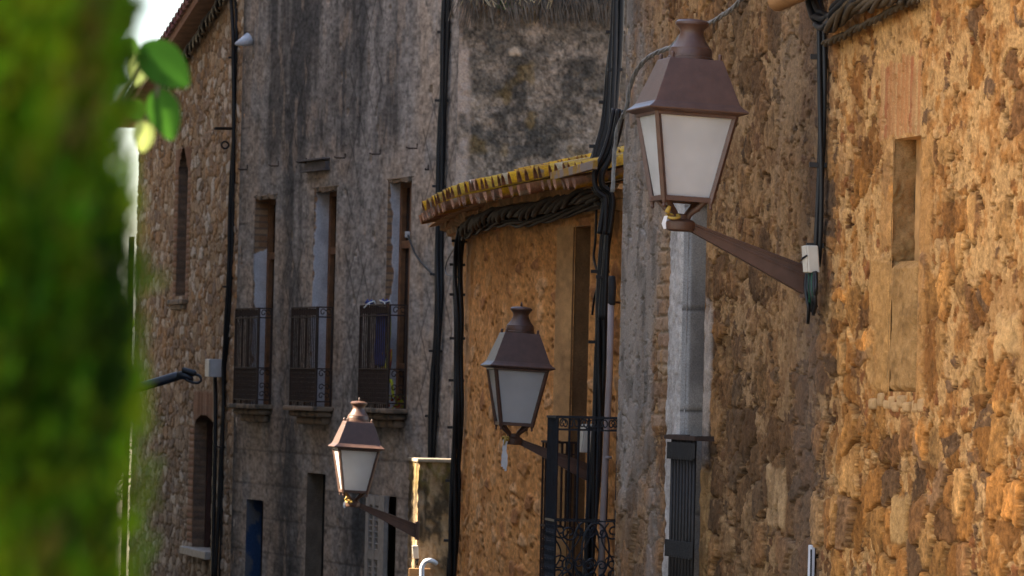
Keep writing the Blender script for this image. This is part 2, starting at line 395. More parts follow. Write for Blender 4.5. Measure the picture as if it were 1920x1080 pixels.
    # smooth stone slab dressings round the slot window
    for (a, b, c, d, cc, hh) in SLABS:
        ed = np.minimum(np.minimum(S - a, b - S), np.minimum(Z - c, d - Z)) + .05 * fbm(S * 8, Z * 8, 171, 4)
        m = sm(ed, -.015, .025) * (1 if cc[2] > .3 else .55 + .45 * sm(fbm(S * 6, Z * 4, 173, 4), -.3, .1)); H = H * (1 - m) + m * (hh + .008 * mid + .005 * fine)
        col = np.array(cc) * np.array((.90, .80, .70) if cc[2] < .18 else (1, 1, 1)) * (1 + .3 * mid + .25 * fine + .25 * grit)[..., None]; C = C * (1 - m[..., None]) + col * m[..., None]
        gg = np.exp(-(ed / .012) ** 2); H = H - .004 * gg
    # flat arch of upright bricks
    a, b, c, d = ARCH
    jag = .08 * (hsh(np.floor(S / .062), np.floor(S * 0), 9) - .5)
    m = sm(np.minimum(np.minimum(S - a, b - S), np.minimum(Z - c, d + jag - Z)) + .025 * fbm(S * 9, Z * 9, 183, 3), -.004, .012)
    ph = S / .062; bi = np.floor(ph); fr = np.abs(ph - bi - .5)
    br = .10 + .0 * S; hb = hsh(bi, bi * 0, 19)
    bc = pal(hb, [(.32, .115, .045), (.38, .165, .06), (.26, .085, .035), (.36, .17, .065)]) * (1 + .25 * fbm(S * 30, Z * 12, 181, 3))[..., None]
    jm = sm(fr, .30, .46); bc = mixc(bc, (.44, .26, .11), np.clip(jm * .9 + .25 * sm(fbm(S * 7, Z * 5, 191, 4), -.1, .3), 0, 1))
    H = H * (1 - m) + m * (.004 - .009 * jm + .5 * H + .006 * (hb - .5) + .002 * fine); C = C * (1 - m[..., None]) + bc * m[..., None]
    # toothed brick jamb beside the far window
    a, b, c, d = TEETH
    row = np.floor(Z / .085); tooth = .07 * (row % 2); m = sm(np.minimum(np.minimum(S - a, b + tooth - S), np.minimum(Z - c, d - Z)), -.004, .012)
    fz = np.abs(Z / .085 - row - .5); jm = sm(fz, .32, .46); hb = hsh(row, row * 0, 29)
    bc = pal(hb, [(.30, .20, .13), (.34, .22, .13), (.27, .17, .11), (.36, .26, .17)]) * (1 + .2 * fine)[..., None]; bc = mixc(bc, (.20, .15, .10), jm * .8)
    m = m * (.45 + .55 * sm(fbm(S * 9, Z * 6, 195, 3), -.3, .2)); H = H * (1 - .7 * m) + m * (.005 - .010 * jm + .004 * (hb - .5) + .003 * fine); C = C * (1 - m[..., None]) + bc * m[..., None]
    return H, C
def tex_B(S, Z):
    fine = fbm(S * 9, Z * 24, 401, 4); mid = fbm(S * 2.2, Z * 5, 402, 5); verts = fbm(S * 3, Z * 5.0, 403, 4)
    f1, f2, r, q, _, _ = worley((S + .04 * fine) / .13, (Z + .02 * mid) / .05, 411)
    g1, g2, r2, q2, _, _ = worley((S + .06 * mid) / .34, (Z + .03 * verts) / .13, 421)
    low = 1 - sm(Z, .6, 1.9)
    pit = (r < .15) * (1 - sm(f1 + .2 * fine, .15, .4)); H = .005 * mid + .004 * fine - .016 * pit
    stone = (r2 < .22 + .3 * low) * sm(g2 - g1 + .08 * fine, .06, .2); H = H + stone * (.004 + .014 * q2)
    C = np.zeros(S.shape + (3,)) + np.array((.47, .245, .085))
    C = mixc(C, (.40, .195, .06), sm(mid, 0, .5) * .7); C = mixc(C, (.54, .32, .15), sm(verts, .1, .5) * .5)
    C = mixc(C, (.30, .14, .045), sm(fbm(S * 3, Z * .8, 431, 4), .1, .5) * (.35 + .4 * low))
    C = C * (1 - stone[..., None]) + (pal(q2, [(.42, .24, .10), (.36, .18, .065), (.48, .29, .14), (.31, .15, .06)]) * (1 + .2 * fine)[..., None]) * stone[..., None]
    C = C * np.clip(1.04 + .5 * fbm(S * 22, Z * 60, 461, 3) + .3 * fine, .3, 1.8)[..., None]; C = mixc(C, (.14, .07, .03), pit * .8)
    # paler weathered plaster near the far corner
    pl = sm(S, WB.L - 2.6, WB.L - 2.0) * sm(Z, 1.2, 1.8) * sm(fbm(S * 4, Z * 3, 441, 4), -.3, .1); C = mixc(C, (.40, .26, .15), .75 * pl)
    # damp dark plaster at the near end
    nr = (1 - sm(S, .2, 1.0)); C = mixc(C, (.12, .065, .03), nr * sm(fbm(S * 4, Z * 2.2, 451, 4), -.15, .3) * .75)
    C = mixc(C, (.20, .105, .04), sm(fbm(S * 1.6, Z * .9, 471, 4) + .5 * sm(Z, 2.6, 3.4), .25, .7) * .5); C = C * np.array((1.30, 1.18, 1.08)) * (1 + .16 * verts)[..., None]
    a, b, c, d = BSURR
    m = sm(np.minimum(np.minimum(S - a, b - S), np.minimum(Z - c, d - Z)) + .012 * fine, -.01, .02)
    H = H * (1 - m) + m * .016; C = C * (1 - m[..., None]) + (np.array((.48, .27, .11)) * (1 + .25 * verts + .25 * fine + .3 * mid)[..., None]) * m[..., None]
    return H, C
def tex_C(S, Z):
    fine = fbm(S * 7, Z * 20, 501, 4); mid = fbm(S * 4, Z * 4, 502, 4); strk = fbm(S * 2.4, Z * .30, 503, 5) + .35 * fbm(S * 5, Z * .8, 506, 4); strk2 = fbm(S * 2.6, Z * 2.6, 504, 5)
    C = np.zeros(S.shape + (3,)) + np.array((.295, .262, .235)); H = .003 * mid + .002 * fine
    # plain strips: window surrounds, corner pilaster
    plain = sm(S, WC.L - .42, WC.L - .38)
    for (a, b) in CSTRIPS: plain = np.maximum(plain, sm(S, a - .02, a + .02) * (1 - sm(S, b - .02, b + .02)))
    low = 1 - sm(Z, ZBAND - .02, ZBAND + .02)
    warm = 0 * S
    for (a, b) in CSTRIPS: warm = np.maximum(warm, np.exp(-((S - (a + b) / 2) / (.62 * (b - a))) ** 4))
    zt = CW[0][3]; warm = warm * (1 - .85 * sm(Z, zt + .15, zt + .55)); warm = np.maximum(warm, 1.3 * np.exp(-((S - .75) / .70) ** 4)); warm = np.maximum(warm, .8 * np.exp(-((S - WC.L + .55) / .45) ** 4))
    dark = np.clip(.68 + 1.2 * strk + .35 * strk2 + .3 * mid - .85 * warm * (1 - .2 * low), 0, 1)
    dark = np.clip(dark + low * .30 * (1 - warm) + .16 * sm(S, 3.0, 6.2) * sm(Z, 2.8, 4.2), 0, 1)
    C = mixc(C, (.050, .048, .048), dark * .90); C = mixc(C, (.40, .30, .22), warm * .60 * sm(strk2, -.5, .3))
    C = mixc(C, (.035, .040, .045), low * (1 - warm) * sm(fbm(S * 3, Z * 1.5, 511, 4), -.25, .35) * .7)
    C = mixc(C, (.32, .24, .18), sm(fbm(S * 6, Z * 2.5, 521, 5), .22, .5) * .55)
    C = mixc(C, (.04, .035, .03), sm(fbm(S * 11, Z * 6, 523, 4), .25, .55) * .4)
    C = C * np.clip(1 + .4 * fine + .55 * fbm(S * 15, Z * 40, 525, 3), .3, 1.9)[..., None]
    # incised diamonds
    A, B = .50, .62
    wob = .012 * mid
    u = (S + wob) / A + Z / B; v = (S + wob) / A - Z / B
    du = np.abs(u - np.round(u)) * A * .78; dv = np.abs(v - np.round(v)) * A * .78
    gl = np.maximum(np.exp(-(du / .016) ** 2), np.exp(-(dv / .016) ** 2)) * (1 - plain) * sm(vn(S * 2.2, Z * 2.2, 531), .15, .6)
    rows = np.abs((Z - ZBAND) / .36 - np.round((Z - ZBAND) / .36)) * .36
    gl2 = np.exp(-(rows / .012) ** 2) * low * (1 - plain * .3)
    rows2 = np.abs((Z - ZBAND) / 1.05 - np.round((Z - ZBAND) / 1.05)) * 1.05
    gl3 = np.exp(-(rows2 / .012) ** 2) * sm(S, WC.L - .42, WC.L - .38)
    gl = np.maximum(np.maximum(gl * (1 - .25 * low), gl2), gl3)
    H = H - .003 * gl; C = mixc(C, (.03, .026, .024), gl * .62)
    f1, f2, r, q, _, _ = worley(S / .16, Z / .2, 541); chip = (r < .035) * (1 - sm(f1 + .25 * fine, .12, .3)); H = H - .02 * chip; C = mixc(C, (.34, .26, .19), chip * .8)
    return H, C
def tex_D(S, Z):
    fine = fbm(S * 14, Z * 14, 601, 4); mid = fbm(S * 2, Z * 2, 602, 4)
    wx = S + .06 * fbm(S * 5, Z * 5, 603, 3); wz = Z + .04 * fbm(S * 5, Z * 5, 604, 3)
    f1, f2, r, q, ox, oy = worley(wx / .25, wz / .13, 611, .85, .6); e = f2 - f1 + .08 * fine
    g1, g2, r2, q2, _, _ = worley(wx / .11, wz / .07, 621); e2 = g2 - g1 + .08 * fine
    big = r < .72; m = sm(e, .04, .2) * big; m2 = sm(e2, .06, .22) * (~(big & (e > .03)))
    H = .004 * fine + m * (.004 + .014 * q) + m2 * (.002 + .010 * q2)
    C = np.zeros(S.shape + (3,)) + np.array((.27, .17, .095))
    P = [(.48, .39, .30), (.40, .285, .18), (.34, .23, .135), (.26, .165, .10), (.40, .28, .18), (.30, .18, .095), (.23, .16, .115), (.36, .21, .105), (.50, .42, .34), (.29, .20, .135)]
    C = C * (1 - m[..., None]) + pal(q, P) * m[..., None]; C = C * (1 - m2[..., None]) + pal(q2, P) * m2[..., None]
    C = C * (1 + .25 * fine + .22 * mid)[..., None]
    gp = (1 - np.maximum(m, m2)) * sm(vn(S * 4, Z * 4, 631), .3, .8); C = mixc(C, (.12, .08, .05), gp * .6); H = H - .008 * gp; C = C * np.clip(1.12 + .5 * fbm(S * 35, Z * 35, 641, 3), .4, 1.9)[..., None]
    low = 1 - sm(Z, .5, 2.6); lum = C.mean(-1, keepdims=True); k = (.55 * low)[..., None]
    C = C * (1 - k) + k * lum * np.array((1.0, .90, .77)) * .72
    for (a, b, c, d, up) in DBRICK:
        if up: row = np.floor(S / .075); fr = np.abs(S / .075 - row - .5)
        else: row = np.floor(Z / .075); fr = np.abs(Z / .075 - row - .5)
        mk = sm(np.minimum(np.minimum(S - a, b - S), np.minimum(Z - c, d - Z)) + .015 * fine, -.01, .01); hb = hsh(row, row * 0, 39)
        bc = pal(hb, [(.28, .15, .09), (.33, .19, .12), (.25, .13, .08)]) * (1 + .2 * fine)[..., None]; jm = sm(fr, .3, .46); bc = mixc(bc, (.25, .18, .13), jm * .8)
        H = H * (1 - mk) + mk * (.012 - .012 * jm); C = C * (1 - mk[..., None]) + bc * mk[..., None]
    return H, C
def tex_E(S, Z):
    fine = fbm(S * 22, Z * 22, 701, 4); mid = fbm(S * 3, Z * 3, 702, 5, .6); sp = fbm(S * 9, Z * 9, 703, 4)
    C = np.zeros(S.shape + (3,)) + np.array((.205, .16, .125))
    C = mixc(C, (.30, .235, .185), sm(sp, .05, .5) * .8); C = mixc(C, (.045, .040, .035), sm(mid + .7 * sp, -.05, .5) * .85); C = mixc(C, (.05, .045, .038), sm(fbm(S * 5, Z * 5, 704, 4) + .5 * (Z - 4.2), .15, .6) * .6)
    C = mixc(C, (.16, .10, .03), sm(fbm(S * 4, Z * 4, 705, 3), .3, .6) * .5)
    C = C * np.array((.80, .78, .74)) * np.clip(1.1 + .5 * fine + .8 * fbm(S * 45, Z * 45, 715, 3), .3, 2)[..., None]
    H = .012 * sp + .008 * fine
    f1, f2, r, q, _, _ = worley(S / .28, Z / .2, 711); mk = (r < .10) * (1 - sm(f1 + .15 * fine, .1, .28))
    C = C * (1 - mk[..., None]) + pal(q, [(.36, .17, .09), (.38, .28, .19), (.33, .20, .12)]) * mk[..., None]; H = H + .012 * mk
    ed = sm(S, WE.L - .16, WE.L - .08); edg = ed * sm(fbm(S * 6, Z * 4, 721, 3), -.5, .0); C = mixc(C, (.36, .27, .21), edg * .85)
    return H, C
def tex_flat(c, a=.2, seed=900):
    def fn(S, Z):
        f = fbm(S * 12, Z * 8, seed, 4); return .004 * f, np.zeros(S.shape + (3,)) + np.array(c) * (1 + a * f)[..., None]
    return fn
def tex_whitejamb(kind, seed):
    def fn(S, Z):      # S runs from the back of the reveal to its street edge
        L = S.max(); f = fbm(S * 14, Z * 9, seed, 4); f2 = fbm(S * 5, Z * 3.0, seed + 3, 4)
        C = np.zeros(S.shape + (3,)) + np.array((.50, .475, .48)) * (1 + .18 * f)[..., None]; C = mixc(C, (.30, .29, .31), sm(f2, .1, .5) * .6)
        row = np.floor(Z / .07); fr = np.abs(Z / .07 - row - .5); hb = hsh(row, np.floor(S / .11), 49)
        bc = pal(hb, [(.30, .17, .09), (.26, .14, .075), (.34, .21, .12)]); bc = mixc(bc, (.16, .11, .08), sm(fr, .28, .45))
        z0, z1 = Z.min(), Z.max(); t = (Z - z0) / (z1 - z0)
        edge = (1 - S / L)      # 0 at street edge
        w = {1: .10 + .9 * sm(t, .72, .76) , 2: .05, 3: .16 + .25 * sm(t, .3, .55) * (1 - sm(t, .85, .95))}[kind]
        m = sm(w + .22 * f + .12 * f2 - edge, -.02, .05); H = .004 * f - .012 * m
        return H, C * (1 - m[..., None]) + bc * m[..., None]
    return fn
def tex_bluejamb(S, Z):
    f = fbm(S * 7, Z * 4, 811, 4); C = np.zeros(S.shape + (3,)) + np.array((.024, .05, .115)); L = S.max()
    C = mixc(C, (.10, .105, .12), sm(f + .6 * (S / L) - .35, -.05, .1)); return .003 * f, C
def tex_brickjamb(S, Z):
    f = fbm(S * 12, Z * 12, 821, 3); row = np.floor(Z / .075); fr = np.abs(Z / .075 - row - .5); hb = hsh(row, np.floor(S / .13 + .5 * (row % 2)), 59)
    bc = pal(hb, [(.17, .11, .075), (.21, .135, .09), (.14, .095, .07)]) * (1 + .2 * f)[..., None]; j = sm(fr, .3, .46)
    return .003 * f - .008 * j, mixc(bc, (.12, .09, .07), j * .8)
def tex_tool(S, Z):      # diagonally tooled stone
    f = fbm(S * 8, Z * 8, 831, 4); f2 = fbm(S * 26, Z * 26, 832, 3); w = np.sin((S * .8 + Z) * 2 * PI / .075 + 9 * f)
    C = np.zeros(S.shape + (3,)) + np.array((.29, .165, .065)); C = mixc(C, (.24, .135, .05), sm(f, -.1, .5)); C = C * (1 + .25 * f2 + .03 * w)[..., None]
    zt = NICHE[2] + .52 * (NICHE[3] - NICHE[2]); up = sm(Z, zt - .02, zt + .02); C = mixc(C, (.48, .29, .12), (1 - up) * .6); jn = np.exp(-((Z - zt + .01 * f) / .008) ** 2)
    return .0035 * w * sm(f, -.3, .5) * up + .014 * f + .005 * f2 - .012 * jn - .018 * (1 - up) * sm(S, .07, .09), mixc(C, (.2, .12, .05), jn * .6)

# reference positions on the walls
S1540, _ = WA.hit(1538, 400); SA_end = WA.L
def rectpx(W, pxl, pxr, yt, yb, pad=0):
    pm = (pxl + pxr) / 2; ym = (yt + yb) / 2
    s_far, _ = W.hit(pxl, ym); s_near, _ = W.hit(pxr, ym); z1 = W.hit(pm, yt)[1]; z0 = W.hit(pm, yb)[1]
    return (s_near - pad, s_far + pad, z0, z1)
NICHE = rectpx(WA, 1672, 1722, 258, 735)          # slot window in the ochre house
ARCH = rectpx(WA, 1652, 1728, 108, 256)
FARWIN = rectpx(WA, 1284, 1318, 372, 1160)        # tall opening in the rubble house
TEETH = rectpx(WA, 1236, 1258, 455, 800)
_s0, _s1, _z0, _z1 = NICHE
SLABS = [(_s1 - .0, _s1 + .20, WA.hit(1660, 480)[1], WA.hit(1660, 262)[1], (.44, .245, .09), .004),
         (_s1 - .03, _s1 + .34, WA.hit(1650, 738)[1], WA.hit(1650, 484)[1], (.45, .26, .095), .007),
         (_s0 - .16, _s0, WA.hit(1735, 480)[1], WA.hit(1735, 262)[1], (.44, .24, .085), .003),
         (_s0 - .10, _s0 + .0, WA.hit(1720, 738)[1], WA.hit(1720, 484)[1], (.44, .24, .085), .004),
         (FARWIN[1], FARWIN[1] + .30, FARWIN[2], WA.hit(1270, 372)[1], (.40, .37, .345), .026),
         (FARWIN[0] - .20, FARWIN[0], FARWIN[2], WA.hit(1315, 880)[1], (.38, .25, .12), .014),
         (FARWIN[0] - .16, FARWIN[0], WA.hit(1315, 870)[1], WA.hit(1315, 560)[1], (.30, .25, .21), .010),
         rectpx(WA, 1440, 1474, 870, 985) + ((.42, .30, .17), .014),
         rectpx(WA, 1872, 1916, 592, 668) + ((.50, .32, .14), .016),
         rectpx(WA, 1676, 1702, 935, 1015) + ((.46, .29, .12), .014)]
CW = [rectpx(WC, 474, 513, 368, 760), rectpx(WC, 586, 627, 352, 764), rectpx(WC, 724, 767, 335, 768)]
ZBAND = WC.hit(660, 791)[1]
CSTRIPS = [(a - .32, b + .28) for a, b, c, d in CW]
BLUEDOOR = rectpx(WC, 460, 491, 937, 1200); TANDOOR = rectpx(WC, 573, 607, 888, 1200); SHUTOPEN = rectpx(WC, 727, 741, 930, 1200)
DSLOT = rectpx(WD, 333, 350, 322, 555); DWIN = rectpx(WD, 363, 398, 792, 1030)
DBRICK = [(DSLOT[1], DSLOT[1] + .22, DSLOT[2] - .02, DSLOT[3] + .10, False), (DSLOT[0] - .25, DSLOT[0], DSLOT[2] - .02, DSLOT[3] + .05, False), (DSLOT[0] - .25, DSLOT[1] + .22, DSLOT[3], DSLOT[3] + .28, True),
          (DWIN[1], DWIN[1] + .35, DWIN[2] + .05, DWIN[3] - .05, False), (DWIN[0] - .25, DWIN[1] + .1, DWIN[3] + .02, DWIN[3] + .36, True)]
BDOOR = rectpx(WB, 1070, 1099, 425, 1180); BSURR = (BDOOR[1], BDOOR[1] + .55, BDOOR[2], BDOOR[3] + .02)

# ------------------------------------------------------------------ setting
g = MB(); ys = [-1500, -10, 0, 20, 40, 60, 75, 400, 2500]
vs = []; fs = []
for y in ys: vs += [(-1500, y, ground_z(y) - .05), (1500, y, ground_z(y) - .05)]
for i in range(len(ys) - 1): fs.append((i * 2, i * 2 + 1, i * 2 + 3, i * 2 + 2))
g.add(vs, fs); o = g.build('ground', MT['earth']); o['kind'] = 'structure'
g = MB(); vs = []; fs = []
for i, (y, xl, xr) in enumerate([(-8, -3.2, 3.5), (18, -4.6, 2.9), (34, -6.2, 1.3), (46, -7.4, .2), (61, -8.8, -3.8), (75, -10, -6)]):
    vs += [(xl, y, ground_z(y) - .02), (xr, y, ground_z(y) - .02)]
    if i: fs.append((i * 2 - 2, i * 2 - 1, i * 2 + 1, i * 2))
g.add(vs, fs); o = g.build('street', MT['asphalt']); o['kind'] = 'structure'

def base(W, s): p = W.pt(s, 0); return Vector((p.x, p.y, ground_z(p.y)))
# ------------------------------------------------------------------ ochre house (near right)
HO = empty('ochre_house', base(WA, 0), 'warm ochre rubble house with a blocked slot window under upright red bricks', 'house')
sA0 = WA.hit(1935, 540)[0]
topA = WA.hit(1700, -45)[1] + .5; botA = WA.hit(1920, 1095)[1]
zb = ground_z(20) - .6
zl = lines((zb, botA - .15, .2), (botA - .15, WA.hit(1700, -20)[1] + .05, .0047), (WA.hit(1700, -20)[1] + .05, topA, .1))
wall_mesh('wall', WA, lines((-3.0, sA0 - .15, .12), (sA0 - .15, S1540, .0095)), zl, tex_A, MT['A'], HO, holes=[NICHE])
DN = .10
jamb(WA, NICHE[1], NICHE[2], NICHE[3] + .01, DN, tex_tool, MT['A'], HO, .006, .006, 'window_reveal', front=.004)
rect_recess(WA, NICHE[0], NICHE[1], NICHE[2], NICHE[3], DN, MT['cornice'], HO, back=('window_infill', MT['cornice']), name='window_slot')
mb = MB(); 
for i in range(9):
    t0 = NICHE[0] - .12 + i * .085 + random.uniform(-.01, .01); z = NICHE[2] - .02 + random.uniform(-.02, .015)
    mb.box(WA.pt(t0, z - .05, -.05), WA.d * random.uniform(.06, .10), WA.n * random.uniform(.055, .08), Vector((0, 0, random.uniform(.04, .075))))
mb.build('window_sill', MT['beam'] if False else mat('broken_sill_stone', (.42, .245, .10), .95, 0, .25, 12, .8, 40), HO, bevel=.012)
def tex_block(S, Z):
    f = fbm(S * 9, Z * 9, 881, 5, .6); f2 = fbm(S * 40, Z * 40, 882, 3); ed = np.minimum(np.minimum(S - S.min(), S.max() - S), np.minimum(Z - Z.min(), Z.max() - Z)); rd = sm(ed + .02 * f, 0, .035)
    C = np.zeros(S.shape + (3,)) + np.array((.345, .185, .065)); C = mixc(C, (.23, .12, .04), sm(f, -.05, .3) * .8); return -.03 + .034 * rd + .016 * f + .004 * f2, C * (1 + .25 * f2)[..., None]
_zt = NICHE[2] + .515 * (NICHE[3] - NICHE[2])
wall_mesh('window_blocking', WA, lines((NICHE[0] + .01, NICHE[1] + .03, .008)), lines((NICHE[2] - .01, _zt, .005)), tex_block, MT['A'], HO)
body(WA, -3.0, S1540, topA, 4.0, HO, 1.1)
tA, zA = WA.hit(1462, -3, .16)
lg = MB(); lg.tube([WA.pt(tA, zA - .012, .17), WA.pt(tA - .5, zA + .01, .17), WA.pt(tA - 3, zA + .22, .17)], [.05, .05, .05], 10)
thing_mesh(lg, 'wooden_pole', MT['beam'], 'round brown wooden pole end poking out above the twisted cables at the top', 'wooden pole', smooth=50)

# ------------------------------------------------------------------ rubble house (middle right)
HR = empty('rubble_house', base(WA, S1540 + .5), 'grey brown rubble house behind the largest lantern with a pale dressed stone window jamb', 'house')
topR = 5.6; botR = WA.hit(1540, 1095)[1]
zl = lines((zb - .3, botR - .15, .2), (botR - .15, WA.hit(1300, -20)[1] + .1, .0055), (WA.hit(1300, -20)[1] + .1, topR, .15))
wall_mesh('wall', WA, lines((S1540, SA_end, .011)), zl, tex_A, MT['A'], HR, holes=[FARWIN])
def tex_stonejamb(S, Z):
    f = fbm(S * 10, Z * 6, 841, 4); f2 = fbm(S * 4, Z * 2.2, 842, 4); C = np.zeros(S.shape + (3,)) + np.array((.25, .215, .185)); C = mixc(C, (.13, .11, .10), sm(f2, .0, .4) * .7); C = mixc(C, (.34, .27, .22), sm(f2, -.1, -.5) * .6)
    z = (Z - Z.min()) / .52; j = np.exp(-(np.abs(z - np.round(z)) * .52 / .008) ** 2); ch = sm(S, S.max() - .05, S.max() - .04)
    C = mixc(C, (.42, .39, .37), ch * .8); C = mixc(C, (.05, .04, .035), j * .8); return .004 * f - .010 * j, C * (1 + .2 * f)[..., None]  # street edge painted paler, as if its chamfer caught light from the left
jamb(WA, FARWIN[1], FARWIN[2], FARWIN[3], .30, tex_stonejamb, MT['A'], HR, .012, .012, 'window_jamb', front=.024)
rect_recess(WA, FARWIN[0], FARWIN[1], FARWIN[2], FARWIN[3], .30, MT['plain'], HR, back=('window_pane', MT['darkglass']), name='window_reveal')
body(WA, S1540, SA_end, topR, 4.0, HR, 1.2)
# barred guard seen edge-on
gd = MB(); t0, zt = WA.hit(1303, 822, .09); s_a, s_b = t0, WA.hit(1262, 822, .09)[0]
zbm = FARWIN[2] - .1
for i in range(8):
    t = s_a + (s_b - s_a) * i / 7; gd.tube([WA.pt(t, zbm, .09), WA.pt(t, zt - .005, .09)], .011, 6)
gr = gd.build('window_guard', MT['iron'], HR, True)
rl = MB(); rl.bar(WA.pt(s_a - .06, zt, .09), WA.pt(s_b + .12, zt, .09), .035, .022); rl.bar(WA.pt(s_a - .05, zt, .09), WA.pt(s_a - .05, zt, -.02), .025); rl.bar(WA.pt(s_b + .1, zt, .09), WA.pt(s_b + .1, zt, -.02), .025)
rl.build('rail', MT['rust'], gr)
for yy in (830, 1015):
    c = MB()
    for i in range(22):
        t = s_a - .03 + (s_b - s_a + .06) * i / 21; zz = WA.hit(1280, yy, .1)[1]
        c.bar(WA.pt(t, zz - .075 - .01 * (i % 2), .105), WA.pt(t, zz, .105), .018, .016)
    c.build('scroll_band', MT['iron'], gr)

# ------------------------------------------------------------------ tiled house (centre)
HB = empty('tiled_house', base(WB, 2), 'low orange rendered house with yellow lichened clay tiles along its curved eave', 'house')
OV = .36
ep = [(1100, 345), (1060, 347), (1022, 351), (984, 358), (919, 371), (880, 377), (841, 391), (797, 413)]
es = [WB.hit(px, py, OV) for px, py in ep]
es_s = np.array([e[0] for e in es]); es_z = np.array([e[1] for e in es])
def eave_z(t): return float(np.interp(t, es_s, es_z))
zBtop = 4.2
botB = WB.hit(860, 1095)[1]
def maskB(sc, zc): return (zc < np.interp(sc, es_s, es_z) + .02) | (sc < es_s[0] - .02)
wall_mesh('wall', WB, lines((-3.5, -.2, .1), (-.2, WB.L, .026)), lines((zb - 1.6, botB - .1, .2), (botB - .1, zBtop, .0115)), tex_B, MT['B'], HB, holes=[BDOOR], maskfn=maskB)
dm = jamb(WB, BDOOR[1], BDOOR[2], BDOOR[3], .26, tex_flat((.20, .105, .045), .3), MT['B'], HB, .02, .02, 'door_jamb', front=.014)  # jamb colour darkened, standing in for shade inside the doorway
rect_recess(WB, BDOOR[0], BDOOR[1], BDOOR[2], BDOOR[3], .26, MT['cornice'], HB, back=('door', MT['wood']), name='door_reveal')
mb = MB(); P = WB.pt     # end and back walls
zlow = zb - 1.6
for (a, b) in (((WB.L, 0), (WB.L, -4)), ((WB.L, -4), (-3.5, -4)), ((-3.5, -4), (-3.5, 0))):
    z1 = eave_z(WB.L) + .1
    mb.add([P(a[0], zlow, a[1]), P(b[0], zlow, b[1]), P(b[0], z1 + .3 * (-b[1]) * (.6 if b[1] else 0), b[1]), P(a[0], z1 + .3 * (-a[1]) * (.6 if a[1] else 0), a[1])], [(0, 1, 2, 3)])
mb.build('side_wall', MT['plain'], HB)
# cornice following the curve
cv = MB(); prof = [(0, -.19), (.05, -.19), (.06, -.11), (.11, -.10), (.12, -.06), (.16, -.055), (.16, -.01), (0, -.01)]
ts = np.linspace(es_s[0] - .1, WB.L + .06, 220); vs = []; fs = []
for t in ts:
    for o_, z_ in prof: nn = fbm(np.array([t * 2.5]), np.array([z_ * 20 + o_ * 13]), 77, 4)[0]; vs.append(P(t, eave_z(t) + z_ + .02 + .022 * nn, o_ - .01 + .03 * nn * (o_ > 0)))
k = len(prof)
for i in range(len(ts) - 1):
    for j in range(k): fs.append((i * k + j, (i + 1) * k + j, (i + 1) * k + (j + 1) % k, i * k + (j + 1) % k))
fs.append(tuple(range(k))); fs.append(tuple((len(ts) - 1) * k + j for j in range(k))[::-1]); cv.add(vs, fs); cv.build('cornice', MT['cornice'], HB, 40)
def lich_mat():
    m = attr_mat('lichened_tile', .9, 45, .45, .6, .006); nt = m.node_tree; b = nt.nodes['Principled BSDF']
    src = b.inputs['Base Color'].links[0].from_socket
    n = nt.nodes.new('ShaderNodeTexNoise'); n.inputs['Scale'].default_value = 11; n.inputs['Detail'].default_value = 5
    tc = nt.nodes.new('ShaderNodeTexCoord'); nt.links.new(tc.outputs['Object'], n.inputs['Vector'])
    rp = nt.nodes.new('ShaderNodeValToRGB'); rp.color_ramp.elements[0].position = .57; rp.color_ramp.elements[1].position = .66; nt.links.new(n.outputs['Fac'], rp.inputs['Fac'])
    mx = nt.nodes.new('ShaderNodeMix'); mx.data_type = 'RGBA'; nt.links.new(rp.outputs['Color'], mx.inputs[0]); nt.links.new(src, mx.inputs[6]); mx.inputs[7].default_value = (.17, .115, .075, 1)
    nt.links.new(mx.outputs[2], b.inputs['Base Color']); return m
# tiles
def tile(mb, t, off0, length, zlift, r0, r1, up, slope, cols, tilt):
    n = 6; vs = []; fs = []; cl = []; th = .016
    e0 = P(t, 0, off0); z0 = eave_z(t) + zlift + (OV - off0) * slope
    ax = (-WB.n + Vector((0, 0, slope))).normalized(); sd = (WB.d + WB.n * tilt).normalized(); nr = sd.cross(ax); nr = nr if nr.z > 0 else -nr
    b0 = Vector((e0.x, e0.y, z0))
    for e, (q, r) in enumerate(((0, r0), (length, r1))):
        for rr, inner in ((r, 0), (r - th, 1)):
            for i in range(n + 1):
                a = PI * i / n; v = b0 + ax * q + sd * (math.cos(a) * rr) + nr * ((math.sin(a) * rr * .95) * (1 if up else -1)); vs.append(v)
                cl.append(cols[1] if inner or (up is False) and random.random() < .6 else cols[0])
    m = n + 1
    for i in range(n):
        fs += [(i, i + 1, 2 * m + i + 1, 2 * m + i), (m + i, 3 * m + i, 3 * m + i + 1, m + i + 1), (i, m + i, m + i + 1, i + 1), (2 * m + i, 2 * m + i + 1, 3 * m + i + 1, 3 * m + i)]
    fs += [(0, 2 * m, 3 * m, m), (n, m + n, 3 * m + n, 2 * m + n)]
    mb.add(vs, fs, cl)
rf = MB(); SL = .24; t = es_s[0] + .1; i = 0; tend = es_s[-1]
LICH = [(.50, .245, .010), (.40, .185, .008), (.44, .25, .03), (.28, .15, .02), (.36, .26, .14), (.50, .40, .28)]
TERR = [(.34, .15, .075), (.28, .13, .07), (.40, .20, .11), (.24, .12, .07)]
